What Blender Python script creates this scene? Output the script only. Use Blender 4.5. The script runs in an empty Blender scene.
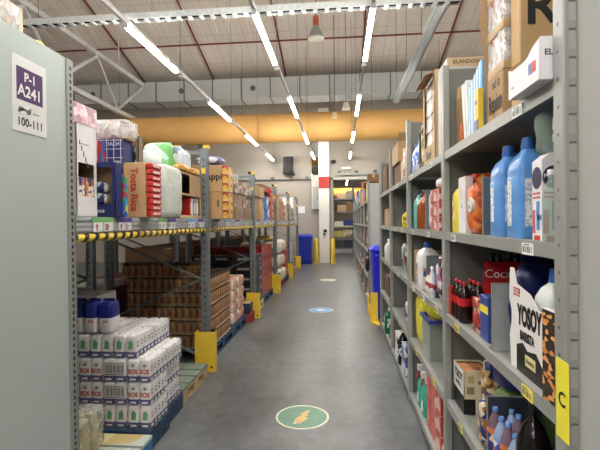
import bpy, math, random
from mathutils import Vector, Matrix
random.seed(7)
R = math.radians
sc = bpy.context.scene
COL = sc.collection

# ------------------------------------------------------------------ materials
def lin(c):
    r = []
    for v in c:
        v = v / 255.0
        r.append(v / 12.92 if v <= 0.04045 else ((v + 0.055) / 1.055) ** 2.4)
    return (r[0], r[1], r[2], 1.0)

_mats = {}
def _new(key):
    m = bpy.data.materials.new(key)
    m.use_nodes = True
    nt = m.node_tree
    b = nt.nodes['Principled BSDF']
    return m, nt, b

def solid(rgb, rough=0.55, metal=0.0, var=0.12, scale=8.0, bump=0.0, alpha=1.0, trans=0.0):
    key = 's%s_%s_%s_%s_%s_%s_%s_%s' % (rgb, rough, metal, var, scale, bump, alpha, trans)
    if key in _mats: return _mats[key]
    m, nt, b = _new('paint')
    L = nt.links
    tc = nt.nodes.new('ShaderNodeTexCoord')
    n = nt.nodes.new('ShaderNodeTexNoise'); n.inputs['Scale'].default_value = scale; n.inputs['Detail'].default_value = 4
    L.new(tc.outputs['Object'], n.inputs['Vector'])
    r = nt.nodes.new('ShaderNodeValToRGB')
    c = lin(rgb)
    r.color_ramp.elements[0].position = 0.3; r.color_ramp.elements[1].position = 0.7
    r.color_ramp.elements[0].color = tuple(max(0, v * (1 - var)) for v in c[:3]) + (1,)
    r.color_ramp.elements[1].color = tuple(min(1, v * (1 + var)) for v in c[:3]) + (1,)
    L.new(n.outputs['Fac'], r.inputs['Fac']); L.new(r.outputs['Color'], b.inputs['Base Color'])
    b.inputs['Roughness'].default_value = rough; b.inputs['Metallic'].default_value = metal
    b.inputs['Alpha'].default_value = alpha
    if trans: b.inputs['Transmission Weight'].default_value = trans
    if bump:
        bp = nt.nodes.new('ShaderNodeBump'); bp.inputs['Strength'].default_value = bump; bp.inputs['Distance'].default_value = 0.02
        L.new(n.outputs['Fac'], bp.inputs['Height']); L.new(bp.outputs['Normal'], b.inputs['Normal'])
    _mats[key] = m
    return m

def printed(cols, scale=30.0, rough=0.4, stretch=(1, 1, 1), bump=0.0):
    """printed packaging: irregular flat patches of ink in a few colours"""
    key = 'p%s_%s_%s_%s_%s' % (cols, scale, rough, stretch, bump)
    if key in _mats: return _mats[key]
    m, nt, b = _new('print')
    L = nt.links
    tc = nt.nodes.new('ShaderNodeTexCoord')
    mp = nt.nodes.new('ShaderNodeMapping'); mp.inputs['Scale'].default_value = stretch
    L.new(tc.outputs['Object'], mp.inputs['Vector'])
    v = nt.nodes.new('ShaderNodeTexVoronoi'); v.inputs['Scale'].default_value = scale
    L.new(mp.outputs['Vector'], v.inputs['Vector'])
    sx = nt.nodes.new('ShaderNodeSeparateColor'); L.new(v.outputs['Color'], sx.inputs['Color'])
    r = nt.nodes.new('ShaderNodeValToRGB'); r.color_ramp.interpolation = 'CONSTANT'
    el = r.color_ramp.elements
    while len(el) < len(cols): el.new(0.5)
    for i, c in enumerate(cols):
        el[i].position = i / len(cols); el[i].color = lin(c)
    L.new(sx.outputs[0], r.inputs['Fac']); L.new(r.outputs['Color'], b.inputs['Base Color'])
    b.inputs['Roughness'].default_value = rough
    if bump:
        n = nt.nodes.new('ShaderNodeTexNoise'); n.inputs['Scale'].default_value = 25
        L.new(tc.outputs['Object'], n.inputs['Vector'])
        bp = nt.nodes.new('ShaderNodeBump'); bp.inputs['Strength'].default_value = bump; bp.inputs['Distance'].default_value = 0.02
        L.new(n.outputs['Fac'], bp.inputs['Height']); L.new(bp.outputs['Normal'], b.inputs['Normal'])
    _mats[key] = m
    return m

def film(amount=0.35, tint=(240, 242, 245), scale=14.0):
    """clear shrink film: creased, glossy, partly see-through"""
    key = 'f%s_%s_%s' % (amount, tint, scale)
    if key in _mats: return _mats[key]
    m, nt, b = _new('film')
    L = nt.links
    tc = nt.nodes.new('ShaderNodeTexCoord')
    n = nt.nodes.new('ShaderNodeTexNoise'); n.inputs['Scale'].default_value = scale; n.inputs['Detail'].default_value = 5; n.inputs['Distortion'].default_value = 1.5
    L.new(tc.outputs['Object'], n.inputs['Vector'])
    r = nt.nodes.new('ShaderNodeMapRange')
    r.inputs['From Min'].default_value = 0.35; r.inputs['From Max'].default_value = 0.7
    r.inputs['To Min'].default_value = amount * 0.25; r.inputs['To Max'].default_value = min(1, amount * 1.9)
    L.new(n.outputs['Fac'], r.inputs['Value']); L.new(r.outputs['Result'], b.inputs['Alpha'])
    b.inputs['Base Color'].default_value = lin(tint); b.inputs['Roughness'].default_value = 0.18
    bp = nt.nodes.new('ShaderNodeBump'); bp.inputs['Strength'].default_value = 0.7; bp.inputs['Distance'].default_value = 0.02
    L.new(n.outputs['Fac'], bp.inputs['Height']); L.new(bp.outputs['Normal'], b.inputs['Normal'])
    _mats[key] = m
    return m

def emit(rgb, strength):
    key = 'e%s_%s' % (rgb, strength)
    if key in _mats: return _mats[key]
    m, nt, b = _new('lamp')
    b.inputs['Base Color'].default_value = (0.9, 0.9, 0.9, 1)
    b.inputs['Emission Color'].default_value = lin(rgb); b.inputs['Emission Strength'].default_value = strength
    _mats[key] = m
    return m

def hazard(period=0.1):
    m, nt, b = _new('hazard')
    L = nt.links
    tc = nt.nodes.new('ShaderNodeTexCoord'); s = nt.nodes.new('ShaderNodeSeparateXYZ')
    L.new(tc.outputs['Object'], s.inputs['Vector'])
    a = nt.nodes.new('ShaderNodeMath'); a.operation = 'MULTIPLY_ADD'; a.inputs[1].default_value = -0.7
    L.new(s.outputs['Z'], a.inputs[0]); L.new(s.outputs['Y'], a.inputs[2])
    d = nt.nodes.new('ShaderNodeMath'); d.operation = 'DIVIDE'; d.inputs[1].default_value = period
    L.new(a.outputs[0], d.inputs[0])
    f = nt.nodes.new('ShaderNodeMath'); f.operation = 'FRACT'; L.new(d.outputs[0], f.inputs[0])
    g = nt.nodes.new('ShaderNodeMath'); g.operation = 'GREATER_THAN'; g.inputs[1].default_value = 0.42
    L.new(f.outputs[0], g.inputs[0])
    mx = nt.nodes.new('ShaderNodeMix'); mx.data_type = 'RGBA'
    mx.inputs['A'].default_value = lin((28, 26, 22)); mx.inputs['B'].default_value = lin((240, 205, 70))
    L.new(g.outputs[0], mx.inputs['Factor']); L.new(mx.outputs['Result'], b.inputs['Base Color'])
    b.inputs['Roughness'].default_value = 0.5
    return m

def floor_mat():
    m, nt, b = _new('concrete')
    L = nt.links
    tc = nt.nodes.new('ShaderNodeTexCoord')
    def noise(scale, det, st, dist=0.0):
        mp = nt.nodes.new('ShaderNodeMapping'); mp.inputs['Scale'].default_value = st
        L.new(tc.outputs['Object'], mp.inputs['Vector'])
        n = nt.nodes.new('ShaderNodeTexNoise'); n.inputs['Scale'].default_value = scale; n.inputs['Detail'].default_value = det
        n.inputs['Distortion'].default_value = dist
        L.new(mp.outputs['Vector'], n.inputs['Vector'])
        return n
    n1 = noise(1.6, 10, (1, 0.8, 1), 0.4); n2 = noise(12, 8, (1, 0.8, 1), 0.3); n3 = noise(3.0, 5, (5, 0.3, 1))
    r = nt.nodes.new('ShaderNodeValToRGB')
    r.color_ramp.elements[0].position = 0.34; r.color_ramp.elements[1].position = 0.68
    r.color_ramp.elements[0].color = lin((66, 67, 68)); r.color_ramp.elements[1].color = lin((122, 124, 125))
    s = nt.nodes.new('ShaderNodeMath'); s.operation = 'MULTIPLY_ADD'; s.inputs[1].default_value = 0.30
    L.new(n2.outputs['Fac'], s.inputs[0])
    s2 = nt.nodes.new('ShaderNodeMath'); s2.operation = 'MULTIPLY'; s2.inputs[1].default_value = 0.62
    L.new(n1.outputs['Fac'], s2.inputs[0])
    s3 = nt.nodes.new('ShaderNodeMath'); s3.operation = 'MULTIPLY_ADD'; s3.inputs[1].default_value = 0.08
    L.new(n3.outputs['Fac'], s3.inputs[0]); L.new(s2.outputs[0], s3.inputs[2])
    L.new(s3.outputs[0], s.inputs[2])
    L.new(s.outputs[0], r.inputs['Fac']); L.new(r.outputs['Color'], b.inputs['Base Color'])
    mr = nt.nodes.new('ShaderNodeMapRange'); mr.inputs['From Min'].default_value = 0.25; mr.inputs['From Max'].default_value = 0.75; mr.inputs['To Min'].default_value = 0.285; mr.inputs['To Max'].default_value = 0.40
    L.new(n1.outputs['Fac'], mr.inputs['Value']); L.new(mr.outputs['Result'], b.inputs['Roughness'])
    bp = nt.nodes.new('ShaderNodeBump'); bp.inputs['Strength'].default_value = 0.06; bp.inputs['Distance'].default_value = 0.01
    L.new(n2.outputs['Fac'], bp.inputs['Height']); L.new(bp.outputs['Normal'], b.inputs['Normal'])
    return m

def panel_mat(rgb, seam, w, h, rough=0.6):
    """sheet cladding: even colour with thin seams between sheets"""
    m, nt, b = _new('cladding')
    L = nt.links
    tc = nt.nodes.new('ShaderNodeTexCoord')
    br = nt.nodes.new('ShaderNodeTexBrick')
    br.offset = 0.0
    br.inputs['Color1'].default_value = lin(rgb); br.inputs['Color2'].default_value = lin(tuple(v * 0.97 for v in rgb))
    br.inputs['Mortar'].default_value = lin(seam)
    br.inputs['Scale'].default_value = 1.0; br.inputs['Mortar Size'].default_value = 0.012
    br.inputs['Brick Width'].default_value = w; br.inputs['Row Height'].default_value = h
    L.new(tc.outputs['Object'], br.inputs['Vector']); L.new(br.outputs['Color'], b.inputs['Base Color'])
    b.inputs['Roughness'].default_value = rough
    return m

# ------------------------------------------------------------------ mesh builder
_txt = {}
def text_mesh(s, bold):
    k = (s, bold)
    if k in _txt: return _txt[k]
    cu = bpy.data.curves.new('t', 'FONT'); cu.body = s; cu.size = 1.0; cu.align_x = 'CENTER'; cu.align_y = 'CENTER'
    cu.offset = (0.05 if s in ('YOSOY', 'BARISTA', 'SOS') else 0.025) if bold else 0.0; cu.resolution_u = 3
    o = bpy.data.objects.new('t', cu); COL.objects.link(o)
    dg = bpy.context.evaluated_depsgraph_get()
    me = bpy.data.meshes.new_from_object(o.evaluated_get(dg))
    V = [tuple(v.co) for v in me.vertices]; F = [tuple(p.vertices) for p in me.polygons]
    bpy.data.objects.remove(o); bpy.data.curves.remove(cu); bpy.data.meshes.remove(me)
    _txt[k] = (V, F)
    return V, F

class MB:
    def __init__(self, off=(0, 0, 0)):
        self.v = []; self.f = []; self.m = []; self.s = []; self.off = Vector(off)
    def add(self, V, F, mi=0, smooth=False, M=None):
        b = len(self.v)
        for p in V:
            p = Vector(p)
            if M is not None: p = M @ p
            self.v.append(p - self.off)
        for i, q in enumerate(F):
            self.f.append([b + k for k in q]); self.m.append(mi[i] if isinstance(mi, list) else mi); self.s.append(smooth)
        return self
    def box(self, x0, x1, y0, y1, z0, z1, mi=0, M=None, c=0.0):
        if c <= 0:
            V = [(x, y, z) for x in (x0, x1) for y in (y0, y1) for z in (z0, z1)]
            F = [(0, 1, 3, 2), (4, 6, 7, 5), (0, 4, 5, 1), (2, 3, 7, 6), (0, 2, 6, 4), (1, 5, 7, 3)]
            return self.add(V, F, mi, False, M)
        V = []; idx = {}
        X = (x0, x1); Y = (y0, y1); Z = (z0, z1)
        for i in (0, 1):
            for j in (0, 1):
                for k in (0, 1):
                    p = (X[i], Y[j], Z[k]); d = (c if i == 0 else -c, c if j == 0 else -c, c if k == 0 else -c)
                    for a in range(3):
                        q = [p[t] + (0 if t == a else d[t]) for t in range(3)]
                        idx[(i, j, k, a)] = len(V); V.append(tuple(q))
        F = []
        for a in range(3):
            o = [t for t in range(3) if t != a]
            for s in (0, 1):
                q = []
                for (u, w) in ((0, 0), (1, 0), (1, 1), (0, 1)):
                    t = [0, 0, 0]; t[a] = s; t[o[0]] = u; t[o[1]] = w
                    q.append(idx[(t[0], t[1], t[2], a)])
                F.append(tuple(q))
        for a in range(3):
            o = [t for t in range(3) if t != a]
            for u in (0, 1):
                for w in (0, 1):
                    t0 = [0, 0, 0]; t1 = [0, 0, 0]; t0[a] = 0; t1[a] = 1
                    for t in (t0, t1): t[o[0]] = u; t[o[1]] = w
                    F.append((idx[(*t0, o[0])], idx[(*t1, o[0])], idx[(*t1, o[1])], idx[(*t0, o[1])]))
        for i in (0, 1):
            for j in (0, 1):
                for k in (0, 1):
                    F.append((idx[(i, j, k, 0)], idx[(i, j, k, 1)], idx[(i, j, k, 2)]))
        return self.add(V, F, mi, False, M)
    def loft(self, rings, mi=0, smooth=True, cap=True, M=None):
        n = len(rings[0]); V = [p for r in rings for p in r]; F = []; mm = []
        for i in range(len(rings) - 1):
            for k in range(n):
                F.append((i * n + k, i * n + (k + 1) % n, (i + 1) * n + (k + 1) % n, (i + 1) * n + k))
                mm.append(mi[i] if isinstance(mi, list) else mi)
        self.add(V, F, mm, smooth, M)
        if cap:
            self.add(rings[0], [tuple(reversed(range(n)))], mm[0], False, M)
            self.add(rings[-1], [tuple(range(n))], mm[-1], False, M)
        return self
    def lathe(self, x, y, z, prof, n=14, mi=0, M=None, cap=True):
        rings = [[(x + r * math.cos(2 * math.pi * k / n), y + r * math.sin(2 * math.pi * k / n), z + h) for k in range(n)] for r, h in prof]
        return self.loft(rings, mi, True, cap, M)
    def rod(self, p0, p1, r, n=8, mi=0, r1=None, smooth=True):
        p0 = Vector(p0); p1 = Vector(p1); d = p1 - p0
        M = Matrix.Translation(p0) @ d.to_track_quat('Z', 'Y').to_matrix().to_4x4()
        L = d.length; r1 = r if r1 is None else r1
        rings = [[(q * math.cos(2 * math.pi * k / n), q * math.sin(2 * math.pi * k / n), h) for k in range(n)] for q, h in ((r, 0), (r1, L))]
        return self.loft(rings, mi, smooth, True, M)
    def bar(self, p0, p1, w, h, mi=0):
        p0 = Vector(p0); p1 = Vector(p1); d = p1 - p0
        M = Matrix.Translation(p0) @ d.to_track_quat('Z', 'Y').to_matrix().to_4x4()
        return self.box(-w / 2, w / 2, -h / 2, h / 2, 0, d.length, mi, M)
    def prism(self, poly, axis, a, b, mi=0, M=None):
        def P(u, w, t):
            return (t, u, w) if axis == 'x' else ((u, t, w) if axis == 'y' else (u, w, t))
        n = len(poly)
        V = [P(u, w, a) for u, w in poly] + [P(u, w, b) for u, w in poly]
        F = [tuple(range(n - 1, -1, -1)), tuple(range(n, 2 * n))] + [(k, (k + 1) % n, n + (k + 1) % n, n + k) for k in range(n)]
        return self.add(V, F, mi, False, M)
    def pillow(self, x0, x1, y0, y1, z0, z1, mi=0, e=0.45, n=20, m=12, wob=0.0, M=None, zfn=None):
        """soft bag: superellipsoid with gentle creases; zfn(t) gives a material by height 0..1"""
        cx, cy, cz = (x0 + x1) / 2, (y0 + y1) / 2, (z0 + z1) / 2
        a, b, c = (x1 - x0) / 2, (y1 - y0) / 2, (z1 - z0) / 2
        sg = lambda t, p: math.copysign(abs(t) ** p, t)
        V = []; F = []; mm = []
        for i in range(m + 1):
            ph = -math.pi / 2 + math.pi * i / m
            for k in range(n):
                th = 2 * math.pi * k / n + math.pi / n
                w = 1 + (random.uniform(-wob, 0) if 0 < i < m else 0)
                V.append((cx + a * w * sg(math.cos(ph), e) * sg(math.cos(th), e), cy + b * w * sg(math.cos(ph), e) * sg(math.sin(th), e), cz + c * sg(math.sin(ph), e * 1.2)))
        for i in range(m):
            for k in range(n):
                F.append((i * n + k, i * n + (k + 1) % n, (i + 1) * n + (k + 1) % n, (i + 1) * n + k))
                zz = (V[i * n + k][2] + V[(i + 1) * n + k][2]) / 2
                mm.append(zfn((zz - z0) / (z1 - z0)) if zfn else mi)
        return self.add(V, F, mm, True, M)
    def text(self, s, size, pos, face, mi=0, bold=True, rot=0.0, sx=1.0):
        """face: the way the writing looks at ('-x' faces the camera side of the right rack, '+x' the left rack)"""
        V, F = text_mesh(s, bold)
        B = {'-x': ((0, -1, 0), (0, 0, 1), (-1, 0, 0)), '+x': ((0, 1, 0), (0, 0, 1), (1, 0, 0)), '-y': ((1, 0, 0), (0, 0, 1), (0, -1, 0)), 'top': ((1, 0, 0), (0, 1, 0), (0, 0, 1))}[face]
        M = Matrix([[B[c][r] for c in range(3)] + [0] for r in range(3)] + [[0, 0, 0, 1]])
        M = Matrix.Translation(pos) @ M @ Matrix.Rotation(rot, 4, 'Z') @ Matrix.Diagonal((size * sx, size, size, 1))
        return self.add(V, F, mi, False, M)
    def build(self, name, mats, parent=None, loc=None):
        me = bpy.data.meshes.new(name)
        me.from_pydata([tuple(v) for v in self.v], [], self.f)
        if not isinstance(mats, (list, tuple)): mats = [mats]
        for m in mats: me.materials.append(m)
        me.polygons.foreach_set('material_index', self.m)
        me.polygons.foreach_set('use_smooth', self.s)
        me.update()
        o = bpy.data.objects.new(name, me); COL.objects.link(o)
        if parent is not None: o.parent = parent
        elif loc is not None: o.location = loc
        elif self.off.length > 0: o.location = self.off
        return o

def tag(o, label, cat, group=None):
    o['label'] = label; o['category'] = cat
    if group: o['group'] = group
    return o
def thing(name, label, cat, loc, rotz=0.0, group=None):
    o = bpy.data.objects.new(name, None); COL.objects.link(o)
    o.empty_display_size = 0.05
    o.location = loc; o.rotation_euler = (0, 0, rotz)
    return tag(o, label, cat, group)
def struct(name, mb, mats):
    o = mb.build(name, mats); o['kind'] = 'structure'; return o
def dup(root, loc, rotz=0.0, label=None, group=None):
    r = root.copy(); COL.objects.link(r); r.location = loc; r.rotation_euler = (0, 0, rotz)
    if label: r['label'] = label
    if group: r['group'] = group
    for ch in list(root.children):
        c = ch.copy(); COL.objects.link(c); c.parent = r
        for g in list(ch.children):
            d = g.copy(); COL.objects.link(d); d.parent = c
    return r
ORD = ['first', 'second', 'third', 'fourth', 'fifth', 'sixth', 'seventh', 'eighth', 'ninth', 'tenth', 'eleventh', 'twelfth']

# common paints
GREY = solid((152, 153, 148), 0.42, 0.2, 0.04, 3)
SHADE = solid((116, 118, 112), 0.5, 0.15, 0.05, 3)  # side panel grey darkened in colour for the dim shelf interior
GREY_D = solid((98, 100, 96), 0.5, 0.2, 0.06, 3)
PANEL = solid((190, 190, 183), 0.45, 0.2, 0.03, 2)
GALV = solid((202, 206, 203), 0.45, 0.3, 0.12, 30)
DARK = solid((30, 30, 30), 0.6)
BLACK = solid((18, 18, 20), 0.45)
WHITE = solid((232, 232, 228), 0.5, 0, 0.03)
KRAFT = solid((172, 141, 104), 0.75, 0, 0.08, 5)
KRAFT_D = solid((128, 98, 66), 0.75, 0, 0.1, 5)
KRAFT_L = solid((192, 165, 128), 0.75, 0, 0.08, 5)
TAPE = solid((196, 164, 116), 0.25, 0, 0.05)
YELLOW = solid((238, 200, 60), 0.45, 0, 0.08, 6)
NAVY = solid((38, 46, 104), 0.45, 0, 0.08)
BLUE = solid((40, 70, 190), 0.4, 0, 0.06)
RED = solid((190, 44, 40), 0.45, 0, 0.08)
WOOD = solid((186, 160, 116), 0.7, 0, 0.18, 12)
TAGW = solid((236, 238, 234), 0.5, 0, 0.02)

# ------------------------------------------------------------------ camera
cam = bpy.data.cameras.new('camera'); camo = bpy.data.objects.new('camera', cam); COL.objects.link(camo)
cam.sensor_fit = 'HORIZONTAL'; cam.sensor_width = 36.0; cam.lens = 432.0 / 600.0 * 36.0; cam.clip_start = 0.05; cam.clip_end = 200
camo.matrix_world = Matrix.Translation((0, 0, 1.5)) @ (Matrix.Rotation(R(5.29), 3, 'Z') @ Matrix.Rotation(math.pi / 2 + R(-0.42), 3, 'X') @ Matrix.Rotation(R(-0.6), 3, 'Z')).to_4x4()
sc.camera = camo

# ------------------------------------------------------------------ room shell
CZ = lambda y: 11.1 - 0.296 * y
struct('floor', MB().box(-12.2, 8.2, -10, 36, -0.1, 0), floor_mat())
WALLM = solid((170, 163, 152), 0.7, 0, 0.04, 0.8)
wb = MB()
for (x0, x1, z0, z1) in [(-12, -1.04, 0, 6.6), (-1.04, -0.72, 0, 3.22), (-1.04, -0.72, 4.45, 6.6), (-0.72, -0.23, 0, 6.6), (-0.23, 1.3, 3.03, 6.6), (1.3, 8, 0, 6.6)]:
    wb.box(x0, x1, 16.05, 16.25, z0, z1)
struct('wall_back', wb, WALLM)
struct('wall_rear_added', MB().box(-12.2, 8.2, -10.2, -10, 0, 5.0), WALLM)  # added unseen wall, kept low so world light reaches the roof, not the goods
struct('wall_left', MB().box(-12.2, -12, -10, 16.25, 0, 14.2), WALLM)
struct('wall_right', MB().box(8, 8.2, -10, 16.25, 0, 14.2), WALLM)
# folded sheet roof falling towards the back wall
ce = MB()
poly = []
x = -12.2; k = 0
while x < 8.2:
    poly += [(x, 0.0), (x + 0.40, 0.0), (x + 0.42, 0.007), (x + 0.46, 0.007)]; x += 0.48
V = []; F = []
for (u, w) in poly:
    for y in (-10, 16.25):
        V.append((u, y, CZ(y) + w))
for i in range(len(poly) - 1):
    F.append((2 * i, 2 * i + 1, 2 * i + 3, 2 * i + 2))
ce.add(V, F)
struct('ceiling', ce, panel_mat((230, 221, 210), (204, 193, 181), 0.48, 1.3))
# red pipes along and across the roof
PIPE = solid((120, 52, 44), 0.5, 0.1)
for i, (px, pn) in enumerate([(-6.93, 'outermost, nearest the lattice truss'), (-4.38, 'second in from the lattice truss'), (-1.82, 'above the middle lamp row'), (0.77, 'above the lamp row nearest the shelves'), (3.34, 'beyond the grey ladder tray')]):
    mb = MB((px, 8, CZ(8) - 0.1)); mb.rod((px, 2, CZ(2) - 0.1), (px, 16.0, CZ(16) - 0.1), 0.03, 8)
    for q in range(6):
        y = 3 + 2.4 * q
        mb.rod((px, y, CZ(y) - 0.08), (px, y, CZ(y) - 0.01), 0.012, 6)
    tag(mb.build('sprinkler_pipe', PIPE), 'thin dark red pipe running down the roof slope, ' + pn, 'pipe', 'red roof pipes')
mb = MB((0, 13.15, CZ(13.15) - 0.16)); mb.rod((-11, 13.15, CZ(13.15) - 0.16), (7, 13.15, CZ(13.15) - 0.16), 0.028, 8)
tag(mb.build('sprinkler_pipe', PIPE), 'dark red pipe crossing the roof from side to side', 'pipe', 'red roof pipes')

# silver ventilation duct
t = thing('ventilation_duct', 'long silver sheet-metal duct under the roof at the back', 'duct', (-2, 14.5, 5.7))
mb = MB((-2, 14.5, 5.7)); mb.box(-11.9, 7.9, 14.5, 15.3, 5.72, 6.4); mb.build('duct_body', GALV, t)
for i in range(19):
    x = -11.3 + i * 1.0
    MB((-2, 14.5, 5.7)).box(x - 0.02, x + 0.02, 14.47, 15.33, 5.69, 6.43).build('flange', solid((120, 122, 122), 0.4, 0.6), t)
for x in (-8.6, -5.4, -2.9):
    mb = MB((-2, 14.5, 5.7)); mb.rod((x, 14.49, 6.05), (x, 14.46, 6.05), 0.09, 14); mb.build('access_port', GREY_D, t)
# yellow fabric duct
t = thing('fabric_duct', 'big round yellow fabric air duct crossing the hall', 'duct', (-2, 13.3, 3.95))
mb = MB((-2, 13.3, 3.95)); mb.rod((-11.9, 13.3, 4.40), (7.9, 13.3, 4.42), 0.44, 28); mb.build('sleeve', solid((232, 182, 108), 0.7, 0, 0.06, 1.5), t)
for i in range(10):
    x = -11.0 + 2 * i
    mb = MB((-2, 13.3, 3.95)); mb.rod((x, 13.3, 4.84), (x, 13.3, 6.9), 0.006, 6); mb.build('hanger_wire', GREY_D, t)
mb = MB((-2, 13.3, 3.95)); mb.rod((-11.9, 13.3, 4.845), (7.9, 13.3, 4.86), 0.012, 6); mb.build('rail', GREY_D, t)

# lamp rows
TUBE = emit((255, 252, 246), 80.0)
HOUS = solid((214, 214, 212), 0.4, 0.1)
def lamp_row(x, z, ystart, n, label, behind):
    t = thing('lamp_row', label, 'lamp', (x, 0, z), 0, 'suspended strip lamp rows')
    mb = MB((x, 0, z)); mb.box(x - 0.018, x + 0.018, -9, 15.9, z + 0.03, z + 0.085); mb.build('trunking', HOUS, t)
    for i in range(n):
        y = ystart + 3.13 * i
        mb = MB((x, 0, z)); mb.box(x - 0.024, x + 0.024, y, y + 1.5, z - 0.012, z + 0.03, 0, None, 0.004); f = mb.build('tube', TUBE, t)
        for e in (y - 0.03, y + 1.5):
            MB((x, 0, z)).box(x - 0.028, x + 0.028, e, e + 0.03, z - 0.016, z + 0.03).build('end_cap', HOUS, f)
        mb = MB((x, 0, z)); yy = y + 1.70; mb.box(x - 0.035, x + 0.035, yy, yy + 0.12, z - 0.01, z + 0.03); mb.build('joint_box', HOUS, t)
        mb = MB((x, 0, z)); mb.rod((x, yy, z + 0.085), (x, yy, min(CZ(yy), 12) - 0.05), 0.004, 5); mb.build('suspension_wire', GREY_D, t)
lamp_row(0.37, 3.75, 4.62 - 3.13 * 4, 8, 'strip lamp row over the right-hand shelves, hung from the roof', 0)
lamp_row(-0.90, 3.75, 4.62 - 3.13 * 4, 8, 'strip lamp row over the middle of the aisle, hung from the roof', 0)
lamp_row(-2.41, 3.75, 4.75 - 3.13 * 4, 8, 'strip lamp row over the pallet rack, hung from the roof', 0)

# cable trays
def tray(label, p0, p1, w, h, cols=GALV, closed=False):
    p0 = Vector(p0); p1 = Vector(p1); c = (p0 + p1) / 2
    t = thing('cable_tray', label, 'cable tray', c)
    d = (p1 - p0).normalized(); s = d.cross(Vector((0, 0, 1))).normalized(); L = (p1 - p0).length
    for k in (-1, 1):
        mb = MB(c); mb.bar(p0 + s * k * w / 2 + Vector((0, 0, h / 2)), p1 + s * k * w / 2 + Vector((0, 0, h / 2)), h if abs(d.x) < 0.5 else 0.006, 0.006 if abs(d.x) < 0.5 else h)
        mb.build('side_rail', cols, t)
    n = 0 if closed else int(L / 0.14)
    if closed: MB(c).bar(p0 + Vector((0, 0, 0.0)), p1, w - 0.008, 0.006).build('base', cols, t)
    for i in range(n):
        q = p0 + d * (0.05 + i * 0.14); a = q - s * w / 2; b = q + s * w / 2
        MB(c).bar(a, b, 0.05, 0.012).build('rung', cols, t)
    mb = MB(c); q0 = p0 + Vector((0, 0, 0.03)); q1 = p1 + Vector((0, 0, 0.03))
    for k in (-0.3, 0.0, 0.25): mb.rod(q0 + s * w * k, q1 + s * w * k, 0.012, 6)
    mb.build('cables', DARK, t)
    for i in range(int(L / 1.5) + 1):
        q = p0 + d * min(L - 0.05, 0.3 + 1.5 * i)
        mb = MB(c); mb.rod(q + Vector((0, 0, h)), (q.x, q.y, CZ(q.y)), 0.005, 5); mb.build('hanger_rod', GREY_D, t)
    return t
tray('grey cable tray crossing above the lamp rows', (-4.1, 5.2, 4.03), (1.42, 5.2, 4.03), 0.10, 0.075)
tray('grey cable tray running lengthwise above the right-hand shelves', (1.31, 2.2, 4.2), (1.31, 10.1, 4.2), 0.11, 0.06, GALV, True)

# white lattice truss
TW = solid((206, 206, 204), 0.45, 0.1)
t = thing('lattice_truss', 'white steel lattice truss high above the left side', 'truss', (-6.75, 10, 4.9))
X = -6.75; zu, zl = 6.28, 4.95
MB((-6.75, 10, 4.9)).box(X - 0.06, X + 0.06, 3.5, 14.40, zu - 0.06, zu + 0.06).build('upper_chord', TW, t)
MB((-6.75, 10, 4.9)).box(X - 0.06, X + 0.06, 3.5, 14.40, zl - 0.06, zl + 0.06).build('lower_chord', TW, t)
for i in range(3):
    yu = 5.95 + 2.82 * i; yl = yu + 1.1
    for (a, b, w) in ((yu, yl, 0.045), (yl, yu + 2.82, 0.08)):
        za, zb = (zu - 0.06, zl + 0.06) if a == yu else (zl + 0.06, zu - 0.06)
        MB((-6.75, 10, 4.9)).bar((X, a, za), (X, b, zb), w, w).build('diagonal', TW, t)
for yy in (5.2, 9.0, 12.8):
    mb = MB((-6.75, 10, 4.9)); mb.rod((X, yy, zu + 0.06), (X, yy, CZ(yy) - 0.02), 0.02, 6); mb.build('hanger_rod', TW, t)

# old bell lamp hanging from the roof
t = thing('bell_lamp', 'bell-shaped hanging lamp with orange top, unlit', 'lamp', (-0.51, 10, 5.75))
o = (-0.51, 10, 5.75)
mb = MB(o); mb.lathe(o[0], o[1], o[2], [(0.185, 0), (0.18, 0.03), (0.13, 0.12), (0.085, 0.22), (0.07, 0.26)], 20); mb.build('reflector', solid((168, 172, 166), 0.3, 0.5), t)
mb = MB(o); mb.lathe(o[0], o[1], o[2] + 0.262, [(0.07, 0), (0.072, 0.1), (0.06, 0.22), (0.03, 0.25)], 16); mb.build('ballast_housing', solid((206, 96, 62), 0.45), t)
mb = MB(o); mb.rod((o[0], o[1], o[2] + 0.51), (o[0], o[1], CZ(10) - 0.04), 0.01, 6); mb.build('rod', GREY_D, t)
mb = MB(o); mb.lathe(o[0], o[1], o[2] - 0.025, [(0.19, 0), (0.195, 0.01), (0.19, 0.025)], 20); mb.build('glass', solid((220, 226, 215), 0.2), t)
# drop cable with a small box by the yellow duct
t = thing('drop_cable', 'thin cable dropping from the roof to a small junction box', 'cable', (-0.12, 12.4, 4.45))
mb = MB((-0.12, 12.4, 4.45)); mb.rod((-0.12, 12.4, 4.6), (-0.12, 12.4, CZ(12.4) - 0.03), 0.012, 6); mb.build('cable', GREY_D, t)
mb = MB((-0.12, 12.4, 4.45)); mb.box(-0.18, -0.06, 12.35, 12.45, 4.45, 4.6); mb.build('junction_box', solid((200, 180, 140), 0.5), t)
t = thing('detector', 'small cream wedge-shaped detector hanging before the silver duct', 'detector', (0.2, 12.3, 4.66))
mb = MB((0.2, 12.3, 4.66)); mb.loft([[(0.2 + a * w, 12.3 + b * w, z) for a, b in ((-1, -1), (1, -1), (1, 1), (-1, 1))] for w, z in ((0.11, 4.66), (0.06, 4.86))], 0, False); mb.build('shell', solid((214, 206, 186), 0.5), t)
mb = MB((0.2, 12.3, 4.66)); mb.rod((0.2, 12.3, 4.86), (0.2, 12.3, CZ(12.3)), 0.006, 6); mb.build('wire', GREY_D, t)

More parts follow.
